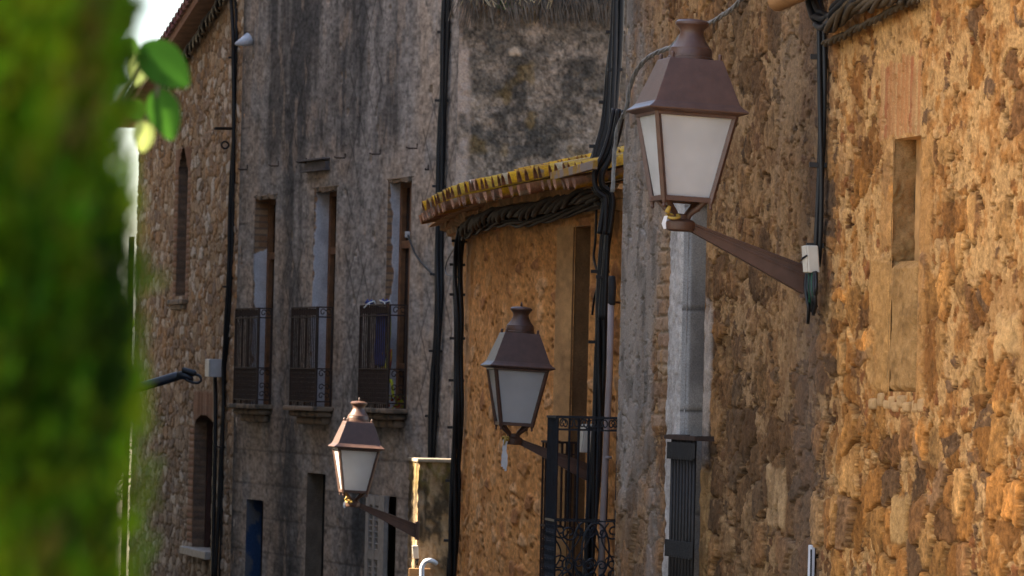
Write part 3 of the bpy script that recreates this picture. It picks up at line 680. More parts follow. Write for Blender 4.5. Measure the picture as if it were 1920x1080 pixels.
while t < tend:
    for c in range(7):
        off = OV - c * .40 + random.uniform(-.02, .02)
        lc = random.choice(LICH[:4] if random.random() < .85 else LICH); tc_ = random.choice(TERR)
        if random.random() < .05: lc = tc_
        tile(rf, t + random.uniform(-.012, .012), off, .46, .075 + .012 * (c > 0), .092, .075, True, SL, (lc, tc_), random.uniform(-.04, .04))
        tile(rf, t + .105 + random.uniform(-.01, .01), off + (.05 if c == 0 else 0) + random.uniform(-.02, .02), .46, .055, .085, .098, False, SL, (random.choice(LICH), random.choice(TERR)), random.uniform(-.04, .04))
    t += .21; i += 1
rf.build('roof_tiles', lich_mat(), HB, 45)
mb = MB(); tsb = np.linspace(es_s[0] - .05, WB.L + .05, 30); vs = []; fs = []       # mortar bed under the tiles
for t in tsb: vs += [P(t, eave_z(t) + .005, OV - .1), P(t, eave_z(t) + .005 + (OV + 3.6) * SL - .04, -3.6), P(t, eave_z(t) - .03 + .02, OV - .1), P(t, eave_z(t) - .10 + (OV + 3.6) * SL, -3.6)]
for i in range(29):
    b = i * 4; fs += [(b, b + 4, b + 5, b + 1), (b + 2, b + 3, b + 7, b + 6), (b, b + 2, b + 6, b + 4)]
mb.add(vs, fs); mb.build('roof_bed', MT['cornice'], HB)
# mortared tile edge + gutter board at the near end of the eave
mb = MB(); a, b = WB.hit(1112, 318, OV), WB.hit(1035, 340, OV)
mb.bar(P(a[0] - .1, a[1] + .03, OV), P(b[0], b[1] + .035, OV), .03, .06); mb.build('fascia_board', mat('mortar_edge', (.26, .20, .16), .95, 0, col2=(.36, .20, .03), thr=.56, scale=9, bump=.6), HB, bevel=.004)
# ------------------------------------------------------------------ plastered house (three balconies)
HC = empty('plastered_house', base(WC, 3), 'tall grey rendered house with incised diamonds, stained black, and three small iron balconies', 'house')
topC = WC.hit(640, -30)[1] + .25; botC = WC.hit(640, 1095)[1]
HOLES = CW + [BLUEDOOR, TANDOOR, SHUTOPEN]
wall_mesh('wall', WC, lines((0, WC.L, .022)), lines((zb - 2.4, botC - .1, .25), (botC - .1, topC, .0115)), tex_C, MT['C'], HC, holes=HOLES)
botE = WE.hit(900, 1000)[1]
wall_mesh('end_wall', WE, lines((0, WE.L - 2.4, .1), (WE.L - 2.4, WE.L, .0105)), lines((zb - 2.4, botE, .25), (botE, 2.2, .03), (2.2, topC, .0105)), tex_E, MT['E'], HC)
body(WC, 0, WC.L, topC, 3.2, HC, 1.0, endskip=True, over=.02)
for i, (a, b, c, d) in enumerate(CW):
    dp = (.165, .175, .14)[i]
    wn = MB(); P = WC.pt
    wn.add([P(a, c, -dp - .03), P(b, c, -dp - .03), P(b, d, -dp - .03), P(a, d, -dp - .03)], [(0, 1, 2, 3)])
    win = wn.build('window', MT['darkglass'], HC)
    jb = jamb(WC, b, c, d, dp, tex_whitejamb(i + 1, 850 + i * 11), MT['C'], HC, .006, .01, 'window_jamb', front=.004)
    rect_recess(WC, a, b, c, d, dp + .03, MT['plain'], HC, near=True, name='window_reveal')
    fr = MB(); w = .075
    for (u, v) in ((a, a + w), (b - w, b), ((a + b) / 2 - .05, (a + b) / 2 + .05)): fr.box(P(u, c, -dp - .03), WC.d * (v - u), WC.n * .05, Vector((0, 0, d - c)))
    for zz in (c, d - .08, c + (d - c) * .70, c + .38): fr.box(P(a + .003, zz, -dp - .028), WC.d * (b - a - .006), WC.n * .044, Vector((0, 0, .075)))
    fr.build('window_frame', MT['wood'], win, bevel=.004)
    lt = MB(); lt.box(P(a - .06, d - .005, -.06), WC.d * (b - a + .12), WC.n * .065, Vector((0, 0, .018)));
    for q in range(7): lt.box(P(a + (b - a) * q / 7, d - random.uniform(.02, .05), -.05), WC.d * (b - a) / 7, WC.n * random.uniform(.04, .058), Vector((0, 0, .05)))
    lt.build('window_lintel', MT['moulding'], HC, bevel=.006)
    # balcony
    zf = c + .01; zr = WC.hit(((500, 612, 752)[i]), (578, 576, 572)[i], .1)[1]; pj = (.15, .165, .185)[i]
    a0 = a + .02; b0 = a + (.98, 1.0, 1.02)[i]
    sl = MB(); sl.box(P(a0 - .10, zf - .05, .003), WC.d * (b0 - a0 + .20), WC.n * (pj + .05), Vector((0, 0, .05))); bal = sl.build('balcony', MT['moulding'], HC, bevel=.012)
    co = MB(); co.box(P(a0 - .06, zf - .11, .003), WC.d * (b0 - a0 + .12), WC.n * (pj), Vector((0, 0, .06))); co.box(P(a0 - .0, zf - .19, .003), WC.d * (b0 - a0), WC.n * (pj - .07), Vector((0, 0, .085)))
    co.build('corbel', MT['moulding'], bal, bevel=.025)
    fp = MB(); n = 15
    for q in range(n + 1):
        tq = a0 + (b0 - a0) * q / n; fp.bar(P(tq, zf, pj), P(tq, zr, pj), .011, .009, WC.n)
    for zz in (zf + .05, zf + (zr - zf) * .38, zr - .10, zr): fp.bar(P(a0, zz, pj), P(b0, zz, pj), .022, .014)
    for q in range(n):
        t0 = a0 + (b0 - a0) * (q + .5) / n
        for zz in np.linspace(zf + .08, zf + (zr - zf) * .36, 7):
            fp.tube([P(t0 + .018 * math.cos(x), zz + .022 * math.sin(x), pj) for x in np.linspace(0, 2 * PI, 7)], .005, 4, False)
        fp.tube([P(t0 + .018 * math.cos(x), zr - .05 + .03 * math.sin(x), pj) for x in np.linspace(0, 2 * PI, 8)], .005, 4, False)
    fp.build('front_railing', MT['rust'], bal)
    for tt in (a0, b0):
        sp = MB()
        for zz in (zf + .05, zf + (zr - zf) * .38, zr - .10, zr): sp.bar(P(tt, zz, 0), P(tt, zz, pj), .020, .014)
        sp.bar(P(tt, zf, .012), P(tt, zr, .012), .018, .018, WC.n); sp.bar(P(tt, zf, pj), P(tt, zr, pj), .02, .02, WC.n)
        if tt == b0: sp.bar(P(tt, zf, pj / 2), P(tt, zr, pj / 2), .013, .013, WC.n)
        for cc, rr in ((zr - .05, .032), (zf + .40 * (zr - zf) - .07, .035), (zf + .2, .03), (zf + .11, .03)):
            for oo, sg in ((pj * .3, 1), (pj * .68, -1)):
                sp.tube([P(tt, cc + rr * (1 - .1 * x) * math.sin(x) * 1.2, oo + sg * rr * (1 - .1 * x) * math.cos(x)) for x in np.linspace(.3, 6.5, 14)], .0055, 4, False)
        sp.build('side_railing', MT['rust'], bal)
# ground floor openings
jamb(WC, BLUEDOOR[1], BLUEDOOR[2], BLUEDOOR[3], .17, tex_bluejamb, MT['C'], HC, .02, .02, 'blue_jamb', front=.004)
rect_recess(WC, *BLUEDOOR, .17, MT['plain'], HC, back=('doorway', MT['dark']), name='door_reveal')
jamb(WC, TANDOOR[1], TANDOOR[2], TANDOOR[3], .17, tex_flat((.15, .115, .085), .4, 861), MT['C'], HC, .02, .02, 'door_jamb', front=.004)
rect_recess(WC, *TANDOOR, .17, MT['plain'], HC, back=('doorway', MT['dark']), name='door_reveal')
rect_recess(WC, *SHUTOPEN, .12, MT['dark'], HC, back=('window_pane', MT['darkglass']), name='window_reveal')
sa, sb, sc_, sd_ = rectpx(WC, 692, 727, 928, 1200)
sh = MB(); P = WC.pt
sh.box(P(sa - .02, sc_, .012), WC.d * .12, WC.n * .045, Vector((0, 0, sd_ - sc_)));
for (u, v) in ((sa + .12, sa + .20), (sb - .10, sb), ((sa + sb) / 2 + .02, (sa + sb) / 2 + .08)): sh.box(P(u, sc_, .01), WC.d * (v - u), WC.n * .04, Vector((0, 0, sd_ - sc_)))
for zz in (sd_ - .10, WC.hit(710, 1040)[1] - .05): sh.box(P(sa + .12, zz, .012), WC.d * (sb - sa - .12), WC.n * .034, Vector((0, 0, .09)))
z = sc_
while z < sd_ - .08:
    sh.bar(P(sa + .14, z, .022), P(sb - .02, z, .022), .010, .052, WC.n * .6 + Vector((0, 0, .8))); z += .058
sh.build('shutter', MT['shutter'], HC)

# ------------------------------------------------------------------ stone house (far left)
HD = empty('stone_house', base(WD, 3), 'tall coursed stone house beside the green conifer with a narrow pointed window', 'house')
z0e = WD.hit(412, 0)[1]; t0e = WD.hit(412, 0)[0]; z1e = WD.hit(345, 103)[1]; t1e = WD.hit(345, 103)[0]; sle = (z1e - z0e) / (t1e - t0e)
def rake(t): return z0e + (t - t0e) * sle
botD = WD.hit(300, 1095)[1]; topD = rake(0) + .1
def arch_mask(s, z):
    a, b, c, d = DSLOT; m = (a + b) / 2; hw = (b - a) / 2; x = np.abs(s - m) / hw
    inside = (s > a) & (s < b) & (z >= d) & (z < d + .30 * (1 - x ** 1.6))
    a, b, c, d = DWIN; m = (a + b) / 2; hw = (b - a) / 2; x = np.abs(s - m) / hw
    in2 = (s > a) & (s < b) & (z >= d) & (z < d + .09 * (1 - x * x))
    return ~(inside | in2) & (z < z0e + (s - t0e) * sle - .02)
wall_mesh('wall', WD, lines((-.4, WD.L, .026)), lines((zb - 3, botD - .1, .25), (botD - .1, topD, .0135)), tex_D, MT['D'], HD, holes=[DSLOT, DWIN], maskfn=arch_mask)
body(WD, 0, WD.L, rake(WD.L) - .3, 5, HD, None)
P = WD.pt
a, b, c, d = DSLOT
jamb(WD, b, c, d + .30, .22, tex_brickjamb, MT['D'], HD, .02, .02, 'window_jamb', front=.006)
MB().add([P(a, c, -.22), P(b, c, -.22), P(b, d + .32, -.22), P(a, d + .32, -.22)], [(0, 1, 2, 3)]).build('window', MT['greyglass'], HD)
MB().add([P(a, c), P(a, d + .3), P(a, d + .3, -.22), P(a, c, -.22)], [(0, 1, 2, 3)]).add([P(a, c), P(b, c), P(b, c, -.22), P(a, c, -.22)], [(0, 1, 2, 3)]).add([P(a, d + .30), P(b, d + .30), P(b, d + .30, -.22), P(a, d + .30, -.22)], [(0, 1, 2, 3)]).build('window_reveal', MT['plain'], HD)
mb = MB(); mb.box(P(a - .2, c - .10, -.1), WD.d * (b - a + .5), WD.n * .17, Vector((0, 0, .06))); mb.box(P(a - .15, c - .16, -.1), WD.d * (b - a + .35), WD.n * .14, Vector((0, 0, .06))); mb.build('window_sill', MT['moulding'], HD, bevel=.015)
a, b, c, d = DWIN
jamb(WD, b, c, d + .08, .20, tex_brickjamb, MT['D'], HD, .02, .02, 'window_jamb', front=.006)
MB().add([P(a, c, -.20), P(b, c, -.20), P(b, d + .1, -.20), P(a, d + .1, -.20)], [(0, 1, 2, 3)]).build('window', MT['darkglass'], HD)
MB().add([P(a, c), P(a, d + .1), P(a, d + .1, -.2), P(a, c, -.2)], [(0, 1, 2, 3)]).add([P(a, c), P(b, c), P(b, c, -.2), P(a, c, -.2)], [(0, 1, 2, 3)]).add([P(a, d + .09), P(b, d + .09), P(b, d + .09, -.2), P(a, d + .09, -.2)], [(0, 1, 2, 3)]).build('window_reveal', MT['plain'], HD)
mb = MB()
for u in (a, a + (b - a) * .5, b - .09): mb.box(P(u, c, -.19), WD.d * .09, WD.n * .05, Vector((0, 0, d - c)))
mb.build('window_frame', mat('dark_red_wood', (.05, .018, .012), .6, 0, .3, 10, .2), HD)
mb = MB(); mb.box(P(a - .2, c - .09, -.18), WD.d * (b - a + .5), WD.n * .28, Vector((0, 0, .09))); mb.build('window_sill', MT['shutter'], HD, bevel=.01)
# sloping tiled eave
rd = MB(); mb = MB()
t = -.3
while t < WD.L + .3:
    z = rake(t)
    for c in range(5):
        off = .30 - c * .42; n = 6; vs = []; cl = []; fs = []
        col = random.choice([(.30, .12, .10), (.36, .16, .12), (.26, .11, .09), (.32, .15, .10)])
        for q in (0, .5):
            for k in range(n + 1):
                an = PI * k / n; v = P(t + .10 * math.cos(an), z + .10 + .085 * math.sin(an) + (c * .42 + q) * .22, off - q); vs.append(v); cl.append(col)
            for k in range(n + 1):
                an = PI * k / n; v = P(t + .085 * math.cos(an), z + .10 + .070 * math.sin(an) + (c * .42 + q) * .22, off - q); vs.append(v); cl.append(col)
        m = n + 1
        for k in range(n): fs += [(k, k + 1, 2 * m + k + 1, 2 * m + k), (k, m + k, m + k + 1, k + 1), (m + k, 3 * m + k, 3 * m + k + 1, m + k + 1)]
        rd.add(vs, fs, cl)
    t += .21
rd.build('roof_tiles', MT['tile'], HD, 45)
mb.add([P(-.3, rake(-.3) + .10, .28), P(WD.L + .2, rake(WD.L + .2) + .10, .28), P(WD.L + .2, rake(WD.L + .2) + .6, -2.2), P(-.3, rake(-.3) + .6, -2.2)], [(0, 1, 2, 3)])
mb.box(P(-.3, rake(-.3) - .02, -.05), WD.d * (WD.L + .5) + Vector((0, 0, sle * (WD.L + .5))), WD.n * .30, Vector((0, 0, .10)))
mb.build('eave_board', mat('eave_brick', (.26, .13, .075), .9, 0, .25, 8, .4), HD)

# ------------------------------------------------------------------ pier with the third lantern
THP = R(10)
pn = Vector((-math.cos(THP), -math.sin(THP), 0)); pdv = Vector((-math.sin(THP), math.cos(THP), 0))
pc = at(782, 1000, 45.3)           # street-side near corner
WPs = Wall((pc.x, pc.y), (pc.x + pdv.x * .55, pc.y + pdv.y * .55))     # street face
_pb = pc - pn * .37
WPf = Wall((_pb.x, _pb.y), (pc.x, pc.y))                               # face towards the camera
ztp = at(812, 866, 45.3).z
def tex_P(S, Z):
    f = fbm(S * 22, Z * 16, 871, 4); st = fbm(S * 12, Z * 3.0, 872, 5); C = np.zeros(S.shape + (3,)) + np.array((.30, .20, .105))
    C = mixc(C, (.038, .028, .017), sm(st + .5 * f + .3 * fbm(S * 4, Z * 3, 876, 3), -.2, .25) * .9); C = mixc(C, (.42, .29, .17), sm(fbm(S * 7, Z * 1.2, 873, 4), .15, .4) * .8); C = mixc(C, (.14, .10, .02), sm(Z, ztp - .45, ztp - .05) * sm(f, -.2, .3) * .6)
    return .018 * f + .018 * st, C * (1 + .25 * f)[..., None]
PR = empty('stone_pier', Vector((pc.x, pc.y, ground_z(pc.y))), 'stained stone pier with a bright flat top carrying the smallest lantern', 'pier')
zlp = lines((ground_z(45) - .4, 0, .2), (0, ztp, .012))
wall_mesh('front_face', WPf, lines((-.35, WPf.L, .012)), zlp, tex_P, MT['C'], PR)
wall_mesh('street_face', WPs, lines((0, .55, .015)), zlp, tex_P, MT['C'], PR)
mb = MB(); mb.box(WPs.pt(-.03, ztp - .005, .02), WPs.d * .6, -WPs.n * .75, Vector((0, 0, .035))); mb.build('cap', mat('pale_mortar_cap', (.30, .235, .16), .95, 0, .2, 9, .6, 40), PR, bevel=.01)
mb = MB(); mb.add([WPs.pt(.55, ground_z(46) - .4), WPs.pt(.55, ztp), WPs.pt(.55, ztp, -.7), WPs.pt(.55, ground_z(46) - .4, -.7)], [(0, 1, 2, 3)]); mb.build('back_face', MT['plain'], PR)

# ------------------------------------------------------------------ wall lanterns
def make_lantern(name):
    root = empty(name, (0, 0, 0)); L = .60; HZ = .215
    T = Matrix.Translation((L, 0, HZ)) @ Matrix.Rotation(R(-2.2), 4, 'Y')
    lp = MT['lamp']
    # bracket arm: tapered channel
    mb = MB()
    def sect(x, zc, h, w): return [(x, -w / 2, zc - h / 2), (x, w / 2, zc - h / 2), (x, w / 2, zc + h / 2), (x, -w / 2, zc + h / 2)]
    xs = [(0.012, .01, .135, .055), (.30, .1325, .084, .045), (L - .05, HZ + .02, .042, .032)]
    vs = []; fs = []
    for x, z, h, w in xs: vs += sect(x, z, h, w)
    for i in range(2):
        for k in range(4): fs.append((i * 4 + k, i * 4 + (k + 1) % 4, (i + 1) * 4 + (k + 1) % 4, (i + 1) * 4 + k))
    fs += [(3, 2, 1, 0), (8, 9, 10, 11)]; mb.add(vs, fs)
    for i in range(2):   # ledges along the channel
        a, b = xs[i], xs[i + 1]
        for f in (.42, .12):
            for sgn in (-1, 1):
                mb.bar((a[0], sgn * a[3] / 2, a[1] + a[2] * f), (b[0], sgn * b[3] / 2, b[1] + b[2] * f), .014 if f > .3 else .008, .010)
    mb.build('bracket_arm', lp, root, local=True, bevel=.002)
    mb = MB(); mb.box((-.02, -.045, -.075), (.032, 0, 0), (0, .09, 0), (0, 0, .17)); mb.build('wall_plate', lp, root, local=True, bevel=.004)
    mb = MB(); mb.lathe([(.052, 0), (.064, .006), (.068, .02), (.068, .042), (.058, .052), (.040, .056), (.038, .075), (.030, .080)], n=24); mb.build('hub', lp, root, smooth=40, local=True, xf=T)
    hb, ht, zb_, zt = .110, .186, .145, .535
    for sx in (-1, 1):
        for sy in (-1, 1):
            mb = MB(); pts = catmull([(sx * .028, sy * .028, .055), (sx * .036, sy * .036, .080), (sx * .060, sy * .060, .105), (sx * .088, sy * .088, .138), (sx * .104, sy * .104, .150)], 5)
            mb.tube(pts, [.010 + .004 * math.sin(PI * i / (len(pts) - 1)) for i in range(len(pts))], 8)
            mb.build('support', lp, root, smooth=True, local=True, xf=T)
    # frame
    mb = MB(); w = .022
    for zz, h, hw in ((zb_, hb, .024), (zt, ht, .030)):
        for (a, b) in (((-1, -1), (1, -1)), ((1, -1), (1, 1)), ((1, 1), (-1, 1)), ((-1, 1), (-1, -1))):
            mb.bar((a[0] * h, a[1] * h, zz), (b[0] * h, b[1] * h, zz), w, hw)
    for sx in (-1, 1):
        for sy in (-1, 1):
            mb.bar((sx * hb, sy * hb, zb_ - .012), (sx * ht, sy * ht, zt + .014), w, w, (sx, sy, 0))
            mb.lathe([(.004, -.045), (.009, -.038), (.007, -.028), (.011, -.015), (.011, 0)], (sx * hb, sy * hb, zb_), 8)
    fr = mb.build('frame', lp, root, local=True, xf=T, bevel=.003)
    mb = MB(); mb.box((-hb, -hb, zb_ - .004), (2 * hb, 0, 0), (0, 2 * hb, 0), (0, 0, .008)); mb.build('base_plate', lp, root, local=True, xf=T)
    for k in range(4):
        q = Matrix.Rotation(k * PI / 2, 4, 'Z'); e = .004
        mb = MB(); b_, t_ = hb - e, ht - e
        vv = [(-b_, -b_, zb_ + .01), (b_, -b_, zb_ + .01), (t_, -t_, zt - .012), (-t_, -t_, zt - .012), (-b_, -b_ + .005, zb_ + .01), (b_, -b_ + .005, zb_ + .01), (t_, -t_ + .005, zt - .012), (-t_, -t_ + .005, zt - .012)]
        mb.add([q @ Vector(v) for v in vv], [(0, 1, 2, 3), (7, 6, 5, 4), (0, 4, 5, 1), (1, 5, 6, 2), (2, 6, 7, 3), (3, 7, 4, 0)])
        mb.build('glass_pane', MT['glass'], root, local=True, xf=T)
    mb = MB(); mb.lathe([(.02, .15), (.03, .2), (.055, .26), (.06, .33), (.04, .40), (.022, .44), (.03, .5)], n=16); mb.build('bulb', mat('lamp_bulb', (.75, .74, .72), .3, 0, .02, 5, 0), root, smooth=True, local=True, xf=T) if 'lamp_bulb' not in bpy.data.materials else mb.build('bulb', bpy.data.materials['lamp_bulb'], root, smooth=True, local=True, xf=T)
    # roof: flared pyramid
    mb = MB(); prof = [(.200, .533), (.232, .545), (.234, .552), (.214, .567), (.200, .582), (.193, .600), (.128, .778), (.124, .788)]
    vs = []; fs = []
    for h, z in prof: vs += [(-h, -h, z), (h, -h, z), (h, h, z), (-h, h, z)]
    n = len(prof)
    for i in range(n - 1):
        for k in range(4): fs.append((i * 4 + k, i * 4 + (k + 1) % 4, (i + 1) * 4 + (k + 1) % 4, (i + 1) * 4 + k))
    fs += [(3, 2, 1, 0), tuple((n - 1) * 4 + k for k in range(4))]; mb.add(vs, fs)
    for sx in (-1, 1):
        for sy in (-1, 1): mb.lathe([(.010, 0), (.010, .022), (.006, .030)], (sx * .112, sy * .112, .786), 8)
    mb.build('roof', lp, root, local=True, xf=T, bevel=.0025)
    mb = MB(); mb.lathe([(.106, .786), (.106, .800), (.100, .804), (.100, .828), (.096, .834), (.096, .842), (.088, .850), (.068, .878), (.058, .900), (.054, .915), (.058, .932), (.072, .946), (.078, .952), (.078, .962), (.066, .972), (.030, .977), (.004, .979)], n=32)
    mb.build('chimney', lp, root, smooth=35, local=True, xf=T)
    return root, T
L1, LT = make_lantern('wall_lantern')
GL = 'brown lanterns on wall brackets'
def place_lamp(o, p, th, label):
    o.location = p; o.rotation_euler = (0, 0, PI + th); tag(o, label, 'lantern', GL)
thA = math.atan2(-WA.d.x, WA.d.y); thB = math.atan2(-WB.d.x, WB.d.y)
L2 = copy_tree(L1); L3 = copy_tree(L1)
place_lamp(L1, WA.w(1509, 528, .03), thA, 'largest brown wall lantern, frosted panes, fixed beside the cream junction box')
place_lamp(L2, WB.w(1117, 894, .02), thB + .01, 'brown wall lantern with a white ribbon tied under it, arm passing behind the balcony bars')
place_lamp(L3, WPs.w(781, 997, .06), THP, 'small sunlit brown wall lantern on the stained stone pier, glowing panes')
for o in (L2, L3):
    mb = MB(); mb.tube([(0, 0, .975), (0, 0, .992), (0, 0, 1.012)], [.007, .009, .003], 8); mb.build('tip', MT['lamp'], o, smooth=True, local=True, xf=LT)
def lamp_pt(o, x, y, z):
    mw = Matrix.Translation(o.location) @ Matrix.Rotation(o.rotation_euler.z, 4, 'Z'); return mw @ Vector((x, y, z))
# ribbon on lantern two, ties on one and three
def ribbon_strip(pts, w, side):
    mb = MB(); vs = []; fs = []
    for i, p in enumerate(pts):
        s_ = Vector(side) * w * (1 + .25 * math.sin(i * 2.1)); vs += [Vector(p) - s_, Vector(p) + s_]
    for i in range(len(pts) - 1): fs.append((i * 2, i * 2 + 1, i * 2 + 3, i * 2 + 2))
    mb.add(vs, fs); return mb
h2 = lamp_pt(L2, .655, .06, .215)
rb = empty('ribbon', h2, 'white ribbon with a yellow knot hanging from the middle lantern', 'ribbon')
c2 = at(948, 822, h2.y - .02)
mb = MB()
for k in range(3):
    a = [c2 + Vector((.012 * k - .01, -.004 * k, 0)), c2 + Vector((.006 * k - .012, -.01, -.07)), c2 + Vector((.014 * k - .018, -.012, -.14)), c2 + Vector((.012 * k - .02, -.01, -.20 - .015 * k))]
    st = ribbon_strip(catmull(a, 4), .008, (1, .2, 0)); mb.add(st.v, st.f)
mb.build('tail', MT['ribbon'], rb)
mb = MB(); mb.tube([c2 + Vector((.02 * math.cos(x), .02 * math.sin(x), .012 * math.sin(2 * x))) for x in np.linspace(0, 2 * PI, 12)], .009, 6, False); mb.tube([c2 + Vector((0, -.02, 0)), c2 + Vector((-.012, -.024, -.05))], [.012, .003], 6); mb.build('knot', MT['yellow'], rb, True)
def tie(o, px, py, label, white):
    h = lamp_pt(o, .655, .06, .24); c = at(px, py, h.y)
    r_ = empty('tape_tie', c, label, 'tape'); mb = MB()
    mb.tube([c + Vector((.03 + .03 * math.cos(x), .03 * math.sin(x), .01 * math.sin(x))) for x in np.linspace(0, 2 * PI, 16)], .007, 6, False); mb.tube([c + Vector((0, -.03, .015)), c + Vector((.012, -.036, .045))], [.014, .009], 6); mb.build('loop', MT['yellow'], r_, True)
    mb = ribbon_strip([c + Vector((-.004, -.03, .0)), c + Vector((-.014, -.036, -.035)), c + Vector((-.008, -.036, -.06))], .008, (1, 0, .1)); mb.build('tail', MT['ribbon'] if white else MT['yellow'], r_)
tie(L1, 1250, 405, 'yellow and white tape tied round the hub of the largest lantern', True)
tie(L3, 648, 940, 'glinting yellow tape tied under the sunlit small lantern', True)

# ------------------------------------------------------------------ cables
def bundle(name, label, path, n, r, Rb, twist, m, cat='cable bundle', clips=0, group=None, clipm=None, k=7):
    path = catmull(path, k); root = empty(name, path[0], label, cat, group)
    for s_ in range(n):
        pts = []; L = 0; ph = 2 * PI * s_ / max(n, 1)
        for i, p in enumerate(path):
            if i: L += (p - path[i - 1]).length
            t = (path[min(i + 1, len(path) - 1)] - path[max(i - 1, 0)]).normalized(); up = Vector((0, -1, .02)) if abs(t.y) < .9 else Vector((0, 0, 1)); x = t.cross(up).normalized(); y = x.cross(t)
            a = ph + L * twist; rr = Rb * (1 + .35 * math.sin(L * 3 + s_ * 1.7))
            pts.append(p + x * math.cos(a) * rr + y * math.sin(a) * rr)
        MB().tube(pts, r * random.uniform(.8, 1.15), 7).build('cable', m, root, True)
    for c in range(clips):
        i = int((c + .6) / clips * (len(path) - 2)); p = path[i]
        MB().box(p + Vector((-Rb - r - .03, -.01, -.012)), (2 * (Rb + r) + .035, 0, 0), (0, Rb * 2 + .02, 0), (0, 0, .022)).build('clip', clipm or MT['iron'], root)
    return root
A_ = lambda lst, o=.035: [WA.w(x, y, o) for x, y in lst]
B_ = lambda lst, o=.05: [WB.w(x, y, o) for x, y in lst]
C_ = lambda lst, o=.04: [WC.w(x, y, o) for x, y in lst]
D_ = lambda lst, o=.05: [WD.w(x, y, o) for x, y in lst]
bundle('cable_bundle', 'black vertical cable running down from the looped cables to the cream junction box', A_([(1541, 40), (1541, 120), (1540, 250), (1538, 350), (1534, 450), (1530, 500)]), 3, .011, .011, 2.5, MT['cable'], clips=3)
bundle('cable_loop', 'thick glossy black cables looping below the wooden pole end', [WA.w(x, y, .09) for x, y in [(1526, -20), (1529, 10), (1538, 34), (1552, 44), (1562, 40), (1570, 25), (1590, 8), (1620, -14)]], 5, .018, .026, 2, MT['cable'])
bundle('cable_bundle', 'dusty twisted cable bundle under the eave of the ochre house', [WA.w(x, y, .09) for x, y in [(1556, 46), (1575, 36), (1600, 14), (1625, 8), (1650, 2), (1690, -12)]], 6, .014, .026, 7, MT['cable_brown'], k=12)
bundle('twisted_cable', 'thin twisted cable climbing right under the looped cables on the ochre wall', [WA.w(x, y, .05) for x, y in [(1545, 82), (1572, 72), (1600, 57), (1640, 38), (1680, 16), (1725, -4)]], 3, .009, .009, 26, MT['cable_brown'], cat='cable', k=16)
bundle('twisted_cable', 'silvery twisted cable draped along the wall behind the largest lantern', [WA.w(x, y, .05) for x, y in [(1400, -12), (1385, 4), (1365, 22), (1340, 38), (1318, 48), (1285, 62), (1255, 90), (1228, 100), (1205, 118), (1190, 140), (1180, 170), (1174, 205), (1160, 235), (1152, 290), (1148, 360)]], 3, .0065, .0065, 18, MT['cable_grey'], cat='cable', k=10)
# vertical bundle between rubble house and tiled house
bundle('cable_bundle', 'thick black cables dropping down the corner between the grey rubble house and the tiled eave', [at(x, y, 34.0) for x, y in [(1160, -20), (1157, 60), (1150, 130), (1143, 200), (1136, 240), (1124, 280), (1112, 325), (1122, 352), (1136, 368), (1140, 400), (1132, 470), (1126, 560), (1125, 620), (1122, 700), (1120, 790), (1114, 900), (1108, 1000), (1103, 1090)]], 5, .020, .028, 1.5, MT['cable'], clips=9)
bundle('cable_bundle', 'second pair of black cables hugging the grey corner above the tiled eave', [at(x, y, 33.6) for x, y in [(1160, -20), (1158, 100), (1152, 200), (1147, 290), (1144, 360), (1139, 450), (1134, 530), (1130, 600)]], 2, .018, .016, 1, MT['cable'], clips=3)
bundle('cable_loop', 'thick black cables bulging round the near end of the tiled eave', [at(x, y, 33.2) for x, y in [(1160, 205), (1153, 250), (1141, 290), (1124, 325), (1126, 352), (1142, 368), (1141, 400), (1136, 440)]], 4, .018, .034, 1.5, MT['cable'])
bundle('cable', 'thin black wire hanging beside the doorway under the tiled eave', B_([(1118, 392), (1116, 450), (1113, 480), (1118, 505), (1124, 520), (1114, 560), (1110, 590)], .06), 1, .008, 0, 0, MT['cable'], cat='wire')
eav = [(1128, 371), (1105, 368), (1075, 372), (1040, 384), (1010, 392), (980, 398), (955, 397), (930, 402), (905, 410), (885, 420), (870, 430)]
bundle('cable_bundle', 'dusty thick rope of twisted cables strung under the tiled eave', B_(eav, .12), 6, .020, .038, 4.2, MT['cable_brown'], k=14)
bundle('cable_bundle', 'looser lower strands of brown cable below the thick twisted rope of the tiled eave', B_([(x, y + d) for (x, y), d in zip(eav, (12, 20, 24, 22, 20, 20, 18, 16, 16, 16, 14))], .07), 4, .012, .024, 2.2, MT['cable_brown'], k=8)
bundle('cable_bundle', 'black cable bundle down the far corner of the tiled house', B_([(868, 428), (862, 470), (860, 520), (861, 600), (859, 680), (858, 760), (854, 860), (851, 960), (847, 1090)], .07), 5, .018, .030, 1.2, MT['cable'], clips=8)
bundle('cable', 'thin wire looping from the far corner cables below the tile tips', B_([(866, 440), (852, 465), (838, 490), (836, 512), (848, 518), (860, 520)], .08), 1, .007, 0, 0, MT['cable'], cat='wire')
bundle('cable_bundle', 'black cables down the right edge of the plastered front', C_([(838, -20), (835, 60), (833, 120), (830, 200), (828, 280), (824, 400), (821, 480), (822, 560), (820, 640), (816, 700), (812, 780), (808, 880)], .05), 3, .026, .022, 1.2, MT['cable'], clips=6)
bundle('cable', 'black wire sagging from the right window frame to the facade cables', C_([(765, 441), (770, 455), (778, 475), (790, 492), (805, 508), (818, 520)], .05), 1, .010, 0, 0, MT['cable'], cat='wire')
cl = MB(); p = WC.w(765, 440, .02); cl.box(p + Vector((-.03, -.03, -.03)), (.05, 0, 0), (0, .06, 0), (0, 0, .06)); thing_mesh(cl, 'cable_clamp', MT['greybox'], 'small pale clamp holding a wire beside the right window', 'clamp', bevel=.006)
